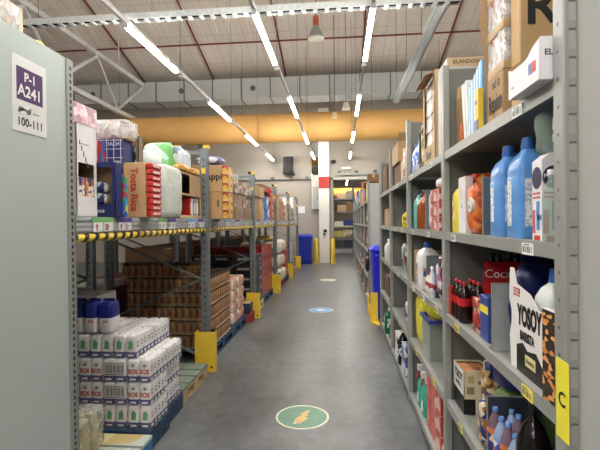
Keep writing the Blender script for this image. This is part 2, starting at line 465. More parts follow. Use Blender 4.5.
# pillar, bollards, back wall fittings
pl = MB(); pl.box(-0.75, -0.38, 15.64, 16.04, 0, 5.6); pl.box(-0.752, -0.378, 15.638, 16.042, 2.70, 3.13, 1)
struct('pillar', pl, [solid((226, 222, 214), 0.55, 0, 0.03), solid((164, 46, 40), 0.5)])
t = thing('switch_box', 'small dark switch box on the white pillar', 'switch', (-0.53, 15.6, 1.12))
MB((-0.53, 15.6, 1.12)).box(-0.59, -0.47, 15.58, 15.638, 1.12, 1.22, 0, None, 0.01).build('cover', DARK, t)
MB((-0.53, 15.6, 1.12)).box(-0.60, -0.53, 15.60, 15.637, 1.0, 1.10, 0, None, 0.005).build('lever', GREY_D, t)
for (x, lb) in ((-0.86, 'yellow steel bollard left of the white pillar'), (-0.26, 'yellow steel bollard between pillar and doorway')):
    t = thing('bollard', lb, 'bollard', (x, 15.5, 0), 0, 'yellow bollards')
    mb = MB(); mb.lathe(0, 0, 0, [(0.075, 0.012), (0.075, 0.86), (0.06, 0.89), (0.02, 0.9)], 16); mb.build('post', YELLOW, t)
    mb = MB(); mb.box(-0.1, 0.1, -0.1, 0.1, 0, 0.012); mb.build('base_plate', YELLOW, t)
# grey wall cabinet below the opening
t = thing('wall_cabinet', 'tall pale grey cabinet on the back wall beside the pillar', 'cabinet', (-0.88, 15.85, 1.95))
o = (-0.88, 15.85, 1.95)
MB(o).box(-1.03, -0.755, 15.86, 16.049, 1.95, 3.2, 0, None, 0.008).build('body', solid((200, 200, 190), 0.5), t)
d = MB(o).box(-0.98, -0.79, 15.84, 15.859, 2.0, 2.78).build('door', solid((168, 170, 172), 0.45), t)
MB(o).box(-0.82, -0.805, 15.825, 15.839, 2.3, 2.4).build('handle', DARK, d)
# hall seen through the high opening: orange duct and cladding
# black loudspeaker
t = thing('loudspeaker', 'black loudspeaker high on the back wall', 'loudspeaker', (-1.9, 15.8, 3.3))
o = (-1.9, 15.8, 3.3)
mb = MB(o); mb.prism([(-2.08, 3.3), (-1.72, 3.3), (-1.70, 3.9), (-2.04, 3.9)], 'y', 15.72, 16.0); mb.build('cabinet', solid((26, 26, 28), 0.5), t)
MB(o).box(-2.03, -1.76, 15.70, 15.719, 3.38, 3.84, 0, None, 0.008).build('grille', BLACK, t)
mb = MB(o); mb.bar((-1.75, 15.9, 3.34), (-1.68, 15.9, 3.22), 0.16, 0.12); mb.build('bracket', DARK, t)
# conduit rail along the back wall
t = thing('conduit', 'thin grey conduit rail fixed along the back wall', 'conduit', (-2.2, 16.0, 3.07))
mb = MB((-2.2, 16.0, 3.07)); mb.rod((-6, 16.0, 3.075), (-1.04, 16.0, 3.075), 0.022, 8); mb.build('pipe', GREY_D, t)
for x in (-4.6, -3.9, -3.2, -2.5, -1.8, -1.2):
    MB((-2.2, 16.0, 3.07)).box(x - 0.07, x + 0.07, 15.95, 16.049, 3.06, 3.17).build('clip', GREY_D, t)
t = thing('security_camera', 'small dark dome camera on the wall above the doorway', 'camera', (-0.2, 15.95, 3.66))
mb = MB((-0.2, 15.95, 3.66)); mb.lathe(-0.2, 15.95, 3.63, [(0.02, 0), (0.065, 0.03), (0.075, 0.09), (0.07, 0.12)], 14); mb.build('dome', BLACK, t)
mb = MB((-0.2, 15.95, 3.66)); mb.rod((-0.2, 15.95, 3.75), (-0.45, 16.04, 3.75), 0.025, 8); mb.build('arm', GREY, t)
# doorway frame and sliding track
tr = MB(); tr.box(-0.34, -0.23, 15.98, 16.27, 0, 3.12); tr.box(-0.34, 1.4, 15.98, 16.27, 3.03, 3.14); tr.box(1.3, 1.4, 15.98, 16.27, 0, 3.03)
struct('door_1', tr, solid((176, 174, 166), 0.5, 0.1))
t = thing('door_track', 'grey sliding door track fixed above the doorway', 'rail', (0.3, 15.95, 3.2))
MB((0.3, 15.95, 3.2)).box(-0.1, 1.5, 15.93, 15.97, 3.2, 3.27).build('rail', GREY, t)
for x in (0.0, 0.62, 1.3):
    MB((0.3, 15.95, 3.2)).box(x - 0.06, x + 0.06, 15.90, 16.049, 3.271, 3.36).build('bracket', GREY_D, t)
t = thing('wall_lamp', 'white emergency light box on the wall above the doorway', 'lamp', (0.3, 15.98, 3.42))
MB((0.3, 15.98, 3.42)).box(0.08, 0.42, 15.95, 16.049, 3.40, 3.50, 0, None, 0.01).build('housing', WHITE, t)
MB((0.3, 15.98, 3.42)).box(0.10, 0.40, 15.935, 15.949, 3.41, 3.49).build('diffuser', solid((225, 224, 214), 0.3), t)

# ------------------------------------------------------------------ the next hall behind the doorway
struct('wall_far', MB().box(-6.2, 5.2, 34, 34.2, 0, 5.2), WALLM)
struct('wall_side', MB().box(-6.2, -6, 16.25, 34, 0, 5.2), WALLM)
struct('wall_other', MB().box(5, 5.2, 16.25, 34, 0, 5.2), WALLM)
struct('ceiling_far', MB().box(-6.2, 5.2, 16.25, 34.2, 5.2, 5.3), solid((190, 184, 174), 0.7))
def round_duct(y, z, r, label):
    t = thing('fabric_duct', label, 'duct', (0, y, z - r))
    mb = MB((0, y, z - r)); mb.rod((-5.9, y, z), (4.9, y, z), r, 20); mb.build('sleeve', solid((232, 168, 70), 0.7, 0, 0.05, 2), t)
    for x in (-4, -1.6, 1.0, 3.5):
        MB((0, y, z - r)).rod((x, y, z + r), (x, y, 5.19), 0.01, 6).build('hanger_wire', GREY_D, t)
round_duct(17.6, 3.98, 0.16, 'narrow orange duct seen through the high wall opening')
round_duct(29.0, 3.42, 0.32, 'yellow duct far beyond the doorway')
for (x, lb) in ((-1.45, 'strip lamp row beyond the doorway, left'), (0.45, 'strip lamp row beyond the doorway, over the racks')):
    t = thing('lamp_row', lb, 'lamp', (x, 24, 3.9), 0, 'strip lamps of the next hall')
    MB((x, 24, 3.9)).box(x - 0.03, x + 0.03, 17.85, 28.6, 3.93, 3.98).build('trunking', HOUS, t)
    for i in range(4):
        y = 17.9 + 3.0 * i
        MB((x, 24, 3.9)).box(x - 0.03, x + 0.03, y, y + 1.6, 3.87, 3.93).build('tube', TUBE, t)
    MB((x, 24, 3.9)).rod((x, 20, 3.98), (x, 20, 5.19), 0.006, 5).build('suspension_wire', GREY_D, t)

# ------------------------------------------------------------------ goods: generic builders (world bounds)
def carton(label, x0, x1, y0, y1, z0, z1, m=None, texts=(), tape=True, group=None, name='cardboard_box', cat='box', flaps=None, tilt=None, label_patch=None, top=None):
    """closed carton with its glued flaps, tape and printing.  texts: (string, size, face, u, z, colour[, rot[, sx]]), u along the face"""
    o = ((x0 + x1) / 2, (y0 + y1) / 2, z0)
    m = m or KRAFT
    t = thing(name, label, cat, o, 0, group)
    if tilt: t.rotation_euler = tilt
    mb = MB(o); mb.box(x0, x1, y0, y1, z0, z1, 0, None, min(0.004, (x1 - x0) * 0.04, (z1 - z0) * 0.04)); mb.build('body', m, t)
    if tape:
        w = min(0.025, (y1 - y0) * 0.2); yc = o[1]; xc = o[0]; e = 0.0008
        mb = MB(o)
        if x1 - x0 > y1 - y0:
            mb.box(x0 - e, x1 + e, yc - w, yc + w, z1, z1 + e); mb.box(x0 - e, x0, yc - w, yc + w, z1 - 0.06, z1); mb.box(x1, x1 + e, yc - w, yc + w, z1 - 0.06, z1)
        else:
            mb.box(xc - w, xc + w, y0 - e, y1 + e, z1, z1 + e); mb.box(xc - w, xc + w, y0 - e, y0, z1 - 0.06, z1); mb.box(xc - w, xc + w, y1, y1 + e, z1 - 0.06, z1)
        mb.build('tape', TAPE, t)
    if flaps:
        mb = MB(o)
        for f in flaps:
            if f == 'far': mb.prism([(y1, z1), (y1 + 0.05, z1 + 0.10), (y1 + 0.055, z1 + 0.098), (y1 + 0.006, z1)], 'x', x0, x1)
            if f == 'front': mb.prism([(x0, z1), (x0 - 0.04, z1 + 0.05), (x0 - 0.045, z1 + 0.046), (x0 - 0.004, z1 - 0.004)], 'y', y0, y1)
            if f == 'near': mb.prism([(y0, z1), (y0 - 0.05, z1 + 0.07), (y0 - 0.055, z1 + 0.066), (y0 - 0.004, z1 - 0.004)], 'x', x0, x1)
        mb.build('flap', m if m in (KRAFT, KRAFT_D, KRAFT_L) else KRAFT, t)
    put_text(t, o, texts, x0, x1, y0, y1, z1)
    if label_patch:
        face, u0, u1, w0, w1, pm = label_patch
        face_patch(t, o, face, u0, u1, w0, w1, x0, x1, y0, y1, z1, pm, 'printed_panel')
    return t
def face_patch(t, o, face, u0, u1, w0, w1, x0, x1, y0, y1, z1, pm, name):
    e = 0.0012; mb = MB(o)
    if face == '-x': mb.box(x0 - e, x0, u0, u1, w0, w1)
    elif face == '+x': mb.box(x1, x1 + e, u0, u1, w0, w1)
    elif face == '-y': mb.box(u0, u1, y0 - e, y0, w0, w1)
    else: mb.box(u0, u1, w0, w1, z1, z1 + e)
    return mb.build(name, pm, t)
def put_text(t, o, texts, x0, x1, y0, y1, z1):
    for tx in texts:
        s, size, face, u, w, colr = tx[:6]; rot = tx[6] if len(tx) > 6 else 0.0; sx = tx[7] if len(tx) > 7 else 1.0
        e = 0.002
        p = {'-x': (x0 - e, u, w), '+x': (x1 + e, u, w), '-y': (u, y0 - e, w), 'top': (u, w, z1 + e)}[face]
        MB(o).text(s, size, p, face, 0, True, rot, sx).build('lettering', colr, t)

def display(label, x0, x1, y0, y1, z0, z1, m, face, hole, inner=None, fill=None, texts=(), group=None, name='display_box', cat='box', lip_open=True, patches=()):
    """shelf-ready case: four walls and floor, the front wall with a cut-out showing the packs. hole=(u0,u1,w0,w1) on the face"""
    o = ((x0 + x1) / 2, (y0 + y1) / 2, z0); th = 0.004
    t = thing(name, label, cat, o, 0, group)
    inner = inner or KRAFT_D
    mb = MB(o)
    mb.box(x0, x1, y0, y1, z0, z0 + th)
    if not lip_open: mb.box(x0, x1, y0, y1, z1 - th, z1)
    walls = {'-x': (x0, x0 + th, y0, y1), '+x': (x1 - th, x1, y0, y1), '-y': (x0, x1, y0, y0 + th), '+y': (x0, x1, y1 - th, y1)}
    for k, (a, b, c, d) in walls.items():
        if k == face: continue
        mb.box(a, b, c, d, z0 + th, z1)
    a, b, c, d = walls[face]; u0, u1, w0, w1 = hole
    if face in ('-x', '+x'):
        for (p, q, r_, s) in ((c, u0, z0, z1), (u1, d, z0, z1), (u0, u1, z0, w0), (u0, u1, w1, z1)):
            if q - p > 1e-4 and s - r_ > 1e-4: mb.box(a, b, p, q, r_, s)
    else:
        for (p, q, r_, s) in ((a, u0, z0, z1), (u1, b, z0, z1), (u0, u1, z0, w0), (u0, u1, w1, z1)):
            if q - p > 1e-4 and s - r_ > 1e-4: mb.box(p, q, c, d, r_, s)
    mb.build('case', m, t)
    mb = MB(o); g = 0.0015
    mb.box(x0 + th + 0.0005, x1 - th - 0.0005, y1 - th - g - 0.0005, y1 - th - 0.0005, z0 + th, z1 - 2 * th)
    if face == '-y':
        mb.box(x1 - th - g - 0.0005, x1 - th - 0.0005, y0 + th + 0.001, y1 - th - 0.003, z0 + th, z1 - 2 * th)
    else:
        xx = x0 + th + 0.0005 if face == '+x' else x1 - th - g - 0.0005
        mb.box(xx, xx + g, y0 + th + 0.001, y1 - th - 0.003, z0 + th, z1 - 2 * th)
    mb.build('inside_wall', inner, t)
    for (pf, p0, p1, q0, q1, pm) in patches: face_patch(t, o, pf, p0, p1, q0, q1, x0, x1, y0, y1, z1, pm, 'printed_panel')
    put_text(t, o, texts, x0, x1, y0, y1, z1)
    return t

def pouch(label, x0, x1, y0, y1, z0, z1, mats, cat='bag', name='food_bag', e=0.45, wob=0.05, zfn=None, seal=True, texts=(), group=None, tilt=None, patch=None):
    o = ((x0 + x1) / 2, (y0 + y1) / 2, z0)
    t = thing(name, label, cat, o, 0, group)
    if tilt: t.rotation_euler = tilt
    mats = mats if isinstance(mats, (list, tuple)) else [mats]
    h = z1 - z0
    mb = MB(o); mb.pillow(x0, x1, y0, y1, z0, z1 - (0.02 * h if seal else 0), 0, e, 22, 14, wob, None, zfn); mb.build('bag', mats, t)
    if seal:
        mb = MB(o); xm = o[0]; ym = o[1]
        if x1 - x0 < y1 - y0: mb.box(xm - 0.002, xm + 0.002, y0 + 0.12 * (y1 - y0), y1 - 0.12 * (y1 - y0), z1 - 0.05 * h, z1 + 0.04 * h)
        else: mb.box(x0 + 0.12 * (x1 - x0), x1 - 0.12 * (x1 - x0), ym - 0.002, ym + 0.002, z1 - 0.05 * h, z1 + 0.04 * h)
        mb.build('seal', mats[-1], t)
    if patch:
        face, u, w, r1, pm = patch
        mb = MB(o)
        if face == '-x': mb.rod((x0 - 0.003, u, w), (x0 + 0.02, u, w), r1, 20)
        else: mb.rod((u, y0 - 0.003, w), (u, y0 + 0.02, w), r1, 20)
        mb.build('logo', pm, t)
        x0 -= 0.003; y0 -= 0.003
    put_text(t, o, texts, x0, x1, y0, y1, z1)
    return t

def bottle(label, x, y, z, r, h, m, capm, labm=None, shape='round', cat='bottle', name='plastic_bottle', group=None, lab=(0.25, 0.6), texts=(), neck=0.35, rotz=0.0):
    t = thing(name, label, cat, (x, y, z), rotz, group)
    b = h * 0.90
    if shape == 'jug':
        def rr(w, d, zz, c=0.35, n=4):
            pts = []
            for (sx, sy, a0) in ((1, 1, 0), (-1, 1, 90), (-1, -1, 180), (1, -1, 270)):
                for q in range(n + 1):
                    a = R(a0 + 90 * q / n); cw = min(w, d) * c
                    pts.append((sx * (w - cw) + cw * math.cos(a), sy * (d - cw) + cw * math.sin(a), zz))
            return pts
        prof = [(0.93, 0), (1, 0.02), (1, 0.30), (0.97, 0.33), (1, 0.36), (1, 0.60), (0.95, 0.63), (0.98, 0.66), (0.90, 0.74), (0.66, 0.82), (0.36, 0.865), (0.34, 0.88)]
        mb = MB(); mb.loft([rr(r * k, r * 1.15 * k, h * q) for k, q in prof], 0, True); mb.build('body', m, t)
        mb = MB(); mb.lathe(0, 0, h * 0.881, [(r * 0.40, 0), (r * 0.42, 0.005), (r * 0.36, h * 0.10), (r * 0.34, h * 0.118)], 16); mb.build('cap', capm, t)
        if labm:
            mb = MB(); mb.box(-r * 0.66, -r * 0.05, -r * 1.15 - 0.001, -r * 1.15 + 0.002, h * lab[0], h * lab[1])
            lo = mb.build('label', labm, t)
            mb = MB(); mb.box(-r - 0.001, -r + 0.002, r * 0.1, r * 0.7, h * lab[0], h * lab[1]); mb.build('label', labm, t)
        return t
    prof = [(r * 0.85, 0), (r, h * 0.025), (r, h * 0.62), (r * 0.93, h * 0.68), (r * 0.62, h * 0.79), (r * neck, h * 0.86), (r * neck, h * 0.915)]
    if shape == 'soda': prof = [(r * 0.7, 0), (r * 0.95, h * 0.03), (r, h * 0.10), (r * 0.97, h * 0.28), (r * 0.90, h * 0.36), (r * 0.97, h * 0.5), (r, h * 0.62), (r * 0.85, h * 0.74), (r * 0.5, h * 0.86), (r * 0.3, h * 0.91), (r * 0.3, h * 0.93)]
    mb = MB(); mb.lathe(0, 0, 0, prof, 16); mb.build('body', m, t)
    top = prof[-1]
    mb = MB(); mb.lathe(0, 0, top[1] + 0.0005, [(top[0] * 1.25, 0), (top[0] * 1.3, 0.002), (top[0] * 1.2, h - top[1] - 0.002), (top[0] * 1.0, h - top[1])], 14); mb.build('cap', capm, t)
    if labm:
        mb = MB(); mb.lathe(0, 0, 0, [(r * 1.012, h * lab[0]), (r * 1.012, h * lab[1])], 18, 0, None, False); lo = mb.build('label', labm, t)
        for tx in texts:
            s, size, face, w, colr = tx[:5]
            MB().text(s, size, {'-x': (-r * 1.03, 0, w), '-y': (0, -r * 1.03, w)}[face], face).build('lettering', colr, lo)
    return t

# ------------------------------------------------------------------ right-hand shelving
def bay(label, xf, y0, y1, h, zs, depth=0.5, hfar=None, first=False, tags=(), group='grey shelving bays beside the aisle', near_panel=True):
    """one bay of sheet-steel shelving: uprights, side panels, back and shelves"""
    o = (xf, (y0 + y1) / 2, 0)
    t = thing('shelving_bay', label, 'shelving', o, 0, group)
    ends = ([y0] if first else []) + [y1]
    h0 = h
    for k, ye in enumerate(ends):
        h = (hfar or h0) if ye == y1 else h0
        for xx in (xf - 0.006, xf + depth - 0.03):
            mb = MB(o); mb.box(xx, xx + 0.036, ye - 0.0275, ye + 0.0275, 0, h, 0, None, 0.004)
            if ye == y0 and xx < xf:
                for q in range(int(h / 0.07)):
                    z = 0.1 + 0.07 * q
                    mb.box(xx - 0.0006, xx, ye - 0.004, ye + 0.004, z, z + 0.008, 1)
                    mb.box(xx + 0.013, xx + 0.030, ye - 0.0281, ye - 0.0275, z, z + 0.045, 2); mb.box(xx + 0.013, xx + 0.030, ye - 0.0285, ye - 0.0275, z + 0.047, z + 0.052, 1)
            mb.build('upright', [GREY, GREY_D, solid((168, 167, 159), 0.4, 0.3)], t)
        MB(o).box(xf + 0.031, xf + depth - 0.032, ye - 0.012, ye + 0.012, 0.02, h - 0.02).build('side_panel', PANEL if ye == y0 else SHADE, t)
    MB(o).box(xf + depth + 0.008, xf + depth + 0.014, y0 + 0.028, y1 - 0.028, 0.02, zs[-1] + 0.02).build('back_panel', GREY_D, t)  # back darkened by colour too, deepening the shelf interior
    for k, z in enumerate(zs):
        mb = MB(o); a, b = y0 + 0.029, y1 - 0.029
        mb.box(xf, xf + depth - 0.035, a, b, z - 0.01, z)
        mb.box(xf, xf + 0.012, a, b, z - 0.042, z - 0.0095)
        mb.box(xf + depth - 0.05, xf + depth - 0.035, a, b, z - 0.042, z - 0.0095)
        s = mb.build('shelf', GREY, t)
        for (kk, yt, colm, w) in tags:
            if kk == k:
                mb = MB(o); mb.box(xf - 0.003, xf - 0.0005, yt - w / 2, yt + w / 2, z - 0.043, z - 0.008)
                for q in range(7):
                    yy = yt - w * 0.4 + w * 0.13 * q
                    mb.box(xf - 0.0036, xf - 0.003, yy, yy + w * (0.04 + 0.03 * (q % 3)), z - 0.036, z - 0.018, 1)
                mb.box(xf - 0.0036, xf - 0.003, yt - w * 0.2, yt + w * 0.35, z - 0.015, z - 0.011, 1)
                mb.build('price_tag', [colm, solid((120, 116, 96), 0.5)], s)
    return t
ZS = [0.085, 0.54, 1.0, 1.437, 1.866]
YT = solid((240, 222, 84), 0.5, 0, 0.03)
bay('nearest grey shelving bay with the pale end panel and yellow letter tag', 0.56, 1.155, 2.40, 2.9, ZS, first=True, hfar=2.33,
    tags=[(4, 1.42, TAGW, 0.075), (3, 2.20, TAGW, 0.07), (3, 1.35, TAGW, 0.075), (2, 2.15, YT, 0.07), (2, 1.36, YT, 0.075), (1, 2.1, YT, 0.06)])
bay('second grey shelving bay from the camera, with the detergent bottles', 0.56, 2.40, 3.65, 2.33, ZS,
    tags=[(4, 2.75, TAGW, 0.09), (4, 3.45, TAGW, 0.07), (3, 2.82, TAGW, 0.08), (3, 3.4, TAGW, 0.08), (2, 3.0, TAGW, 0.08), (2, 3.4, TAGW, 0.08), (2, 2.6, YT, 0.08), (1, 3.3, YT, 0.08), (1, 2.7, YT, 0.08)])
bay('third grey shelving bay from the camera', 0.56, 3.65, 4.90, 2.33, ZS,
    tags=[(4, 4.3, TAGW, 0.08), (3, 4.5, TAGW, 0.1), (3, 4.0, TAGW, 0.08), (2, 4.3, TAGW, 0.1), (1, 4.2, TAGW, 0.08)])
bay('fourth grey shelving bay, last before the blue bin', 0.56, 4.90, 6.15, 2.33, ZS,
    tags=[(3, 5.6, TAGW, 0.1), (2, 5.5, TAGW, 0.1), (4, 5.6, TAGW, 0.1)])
# yellow location tag
t = thing('location_tag', 'tall yellow tag with the letter C on the nearest upright', 'sign', (0.55, 1.14, 0.94))
o = (0.55, 1.14, 0.94)
MB(o).box(0.5515, 0.5535, 1.108, 1.168, 0.945, 1.145).build('card', solid((236, 224, 60), 0.45, 0, 0.04), t)
MB(o).text('C', 0.052, (0.5508, 1.138, 1.045), '-x', 0, True).build('lettering', BLACK, t)

Z4, Z3, Z2, Z1, Z0 = ZS[4] + 0.001, ZS[3] + 0.001, ZS[2] + 0.001, ZS[1] + 0.001, ZS[0] + 0.001
# ---- nearest bay, top
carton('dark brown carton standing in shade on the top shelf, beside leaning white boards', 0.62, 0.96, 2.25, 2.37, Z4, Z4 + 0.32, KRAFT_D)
for i, (y, a) in enumerate(((2.125, 10), (2.078, 8))):
    t = carton(['flat white carton leaning back against the dark brown carton', 'flat white carton leaning beside the blue-and-white packs'][i], 0.60, 0.86, y, y + 0.022, Z4 + 0.005, Z4 + 0.30, solid((222, 222, 218), 0.5), tape=False, name='flat_carton', tilt=(R(-a), 0, 0))
pouch('small orange-brown bag low behind the leaning white cartons', 0.60, 0.75, 2.205, 2.245, Z4, Z4 + 0.13, solid((190, 92, 40), 0.5))
BW = printed(((70, 150, 205), (112, 182, 222), (225, 236, 240)), 9, 0.35, (0.3, 0.3, 2.5))
for i in range(5):
    y = 1.842 + 0.043 * i
    h = 0.30 - 0.012 * i
    carton('slim light-blue and white pack on the top shelf, %s from the brown cartons' % ORD[i], 0.588 + 0.002 * i, 0.80, y, y + 0.037, Z4, Z4 + h, solid((86, 160, 208), 0.35, 0, 0.1, 20), tape=False, name='flat_pack', cat='pack', group='light-blue packs on the top shelf',
           label_patch=('-x', y + 0.026, y + 0.036, Z4 + 0.01, Z4 + h - 0.01, solid((232, 236, 236), 0.4)))
carton('small yellow and blue box in front of the light-blue packs', 0.565, 0.586, 1.822, 1.872, Z4, Z4 + 0.17, solid((226, 190, 50), 0.4), tape=False, name='small_box', label_patch=('-x', 1.822, 1.872, Z4, Z4 + 0.045, solid((40, 60, 120), 0.4)),
       texts=[('ae', 0.035, '-x', 1.847, Z4 + 0.12, BLACK)])
WRAP = printed(((206, 196, 186), (150, 112, 92), (232, 228, 224), (120, 84, 70), (196, 176, 160), (180, 60, 60)), 26, 0.25, (1, 1, 1.4), 0.5)
carton('brown carton with black print at the bottom of the wrapped stack on the top shelf', 0.60, 1.0, 1.655, 1.82, Z4, Z4 + 0.19, KRAFT, texts=[('Repinn', 0.10, '-x', 1.727, Z4 + 0.08, DARK, 0.0, 0.50), ('ed lo', 0.05, '-x', 1.715, Z4 + 0.155, DARK, 0, 0.8)], tape=False)
for i in range(3):
    z = Z4 + 0.192 + i * 0.152
    t = carton('film-wrapped tray of printed packs, %s above the brown carton on the top shelf' % ORD[i], 0.61, 1.0, 1.66, 1.82, z, z + 0.15, WRAP, tape=False, name='wrapped_tray', cat='tray', group='film-wrapped trays on the top shelf')
    o = ((0.61 + 1.0) / 2, 1.74, z)
    MB(o).box(0.606, 1.004, 1.656, 1.824, z, z + 0.1505).build('shrink_film', film(0.4), t)
    MB(o).box(0.604, 1.006, 1.654, 1.826, z, z + 0.03).build('tray', KRAFT_L, t)
t = thing('loose_flap', 'torn brown cardboard sheet standing at the far side of the wrapped stack', 'cardboard', (0.63, 1.83, Z4 + 0.33))
t.location = (0.63, 1.83, Z4)
o = (0.63, 1.83, Z4)
mb = MB(o); mb.prism([(0.60, Z4), (0.70, Z4), (0.70, Z4 + 0.62), (0.59, Z4 + 0.60), (0.575, Z4 + 0.45), (0.59, Z4 + 0.30)], 'y', 1.8275, 1.8315); mb.build('sheet', KRAFT, t)
carton('big brown carton with a giant black letter R beside the nearest upright', 0.625, 1.02, 1.56, 1.642, Z4, Z4 + 0.60, solid((188, 155, 110), 0.7, 0, 0.05), texts=[('R', 0.175, '-y', 0.694, Z4 + 0.362, BLACK)])
o = (0.64, 1.29, Z4)
t = thing('display_tray', 'white open tray carton with red and blue logo overhanging the top shelf edge', 'tray', o)
WC = solid((226, 222, 226), 0.45, 0, 0.02)
mb = MB(o)
mb.prism([(1.187, Z4), (1.39, Z4), (1.39, Z4 + 0.09), (1.365, Z4 + 0.08), (1.285, Z4 + 0.078), (1.255, Z4 + 0.082), (1.225, Z4 + 0.098), (1.187, Z4 + 0.106)], 'x', 0.522, 0.526)
mb.box(0.526, 0.756, 1.187, 1.191, Z4, Z4 + 0.112); mb.box(0.526, 0.756, 1.386, 1.39, Z4, Z4 + 0.09); mb.box(0.526, 0.756, 1.191, 1.386, Z4, Z4 + 0.004)
mb.box(0.756, 0.76, 1.187, 1.39, Z4, Z4 + 0.15)
mb.build('tray', WC, t)
mb = MB(o); mb.box(0.7535, 0.7555, 1.192, 1.385, Z4 + 0.005, Z4 + 0.15); mb.box(0.527, 0.752, 1.3835, 1.3855, Z4 + 0.005, Z4 + 0.09); mb.box(0.527, 0.752, 1.1915, 1.193, Z4 + 0.005, Z4 + 0.11)
mb.build('inside_wall', KRAFT, t)
MB(o).prism([(0.525, Z4 + 0.088), (0.72, Z4 + 0.088), (0.71, Z4 + 0.19), (0.655, Z4 + 0.195), (0.53, Z4 + 0.10)], 'y', 1.3905, 1.393).build('inside_flap', KRAFT, t)
mb = MB(o); mb.box(0.5208, 0.522, 1.205, 1.226, Z4 + 0.03, Z4 + 0.058, 0); mb.box(0.5208, 0.522, 1.226, 1.247, Z4 + 0.03, Z4 + 0.058, 1); mb.build('logo', [RED, solid((70, 90, 170), 0.4)], t)
MB(o).text('EL POZ', 0.022, (0.572, 1.1865, Z4 + 0.07), '-y').build('lettering', solid((50, 50, 60), 0.5), t)
MB(o).text('ma', 0.016, (0.5215, 1.36, Z4 + 0.03), '-x').build('lettering', solid((120, 110, 150), 0.5), t)

# ---- nearest bay, second shelf
bottle('yellow detergent bottle at the far end of the second shelf', 0.635, 2.28, Z3, 0.05, 0.27, solid((232, 216, 70), 0.3), solid((232, 216, 70), 0.3), printed(((235, 220, 220), (220, 120, 130), (240, 238, 232)), 40), 'jug')
carton('tall white box with a red top edge beside the yellow detergent bottle', 0.585, 0.622, 2.085, 2.20, Z3, Z3 + 0.268, solid((226, 222, 220), 0.45), tape=False, name='tall_box', label_patch=('top', 0.585, 0.622, 2.085, 2.20, RED), texts=[('lll', 0.03, '-x', 2.14, Z3 + 0.13, solid((120, 120, 120)))])
carton('red and yellow box half hidden behind the tall white box', 0.63, 0.72, 2.09, 2.2, Z3, Z3 + 0.28, printed(((196, 50, 40), (230, 170, 60), (190, 60, 50)), 25), tape=False, name='tall_box')
pouch('orange snack bag with a round white logo on the second shelf', 0.575, 0.70, 1.93, 2.06, Z3, Z3 + 0.235, printed(((216, 104, 44), (200, 84, 36), (226, 132, 60), (170, 70, 34)), 26, 0.3, (1, 1, 1), 0.3), patch=('-x', 1.975, Z3 + 0.13, 0.034, solid((238, 236, 230), 0.4)), texts=[('f', 0.028, '-x', 1.975, Z3 + 0.147, BLACK), ('fru', 0.028, '-x', 1.975, Z3 + 0.122, BLACK)])
def divider(label, x0, x1, y, z0, z1, m=None):
    t = thing('shelf_divider', label, 'divider', ((x0 + x1) / 2, y, z0), 0, 'sheet-metal shelf dividers')
    o = ((x0 + x1) / 2, y, z0)
    MB(o).box(x0, x1, y - 0.002, y + 0.002, z0, z1).build('plate', m or solid((118, 128, 136), 0.4, 0.3), t)
    mb = MB(o); mb.box(x0 - 0.004, x0, y - 0.004, y + 0.004, z0, z1 + 0.004); mb.box(x0, x1, y - 0.004, y + 0.004, z1, z1 + 0.004); mb.build('rim', GREY, t)
    MB(o).box(x0, x1, y + 0.0025, y + 0.05, z0, z0 + 0.003).build('foot', GREY_D, t)
divider('grey metal divider between the orange bag and the blue bottles', 0.59, 1.02, 1.845, Z3, Z3 + 0.235)
CL = solid((92, 150, 214), 0.22, 0, 0.06, 6); CLC = solid((58, 110, 190), 0.3, 0, 0.04)
LB = printed(((226, 226, 226), (206, 208, 212), (170, 178, 196), (236, 236, 236), (230, 230, 232)), 130)
bottle('big blue bleach bottle, farther of the pair before the divider', 0.632, 1.69, Z3, 0.052, 0.338, CL, CLC, LB, 'jug', lab=(0.16, 0.55), group='blue bleach bottles')
bottle('big blue bleach bottle, nearer of the pair beside the milk carton', 0.630, 1.515, Z3, 0.052, 0.336, CL, CLC, LB, 'jug', lab=(0.12, 0.58), group='blue bleach bottles')
bottle('blue bleach bottle standing behind the front pair, mostly hidden', 0.735, 1.60, Z3, 0.042, 0.336, CL, CLC, None, 'jug', group='blue bleach bottles')
# milk carton with sloped top
o = (0.615, 1.345, Z3)
t = thing('milk_carton', 'white milk carton with dark oval logo beside the blue bottles', 'carton', o)
MKW = solid((236, 234, 236), 0.35)
mb = MB(o); mb.box(0.585, 0.648, 1.315, 1.378, Z3, Z3 + 0.235); mb.prism([(0.585, Z3 + 0.235), (0.648, Z3 + 0.235), (0.625, Z3 + 0.255), (0.608, Z3 + 0.255)], 'y', 1.315, 1.378); mb.build('body', MKW, t)
mb = MB(o)
for k in (1, ):
    pts = [(0.6165 + 0.03 * math.cos(a * math.pi / 8), Z3 + 0.185 + 0.033 * math.sin(a * math.pi / 8)) for a in range(16)]
    mb.prism(pts, 'y', 1.3135, 1.315)
pts = [(1.3465 + 0.03 * math.cos(a * math.pi / 8), Z3 + 0.185 + 0.033 * math.sin(a * math.pi / 8)) for a in range(16)]
mb.prism(pts, 'x', 0.5835, 0.585); mb.build('logo', solid((44, 44, 84), 0.4), t)
MB(o).text('PULEVA', 0.0155, (0.6165, 1.3125, Z3 + 0.188), '-y').build('lettering', WHITE, t)
mb = MB(o)
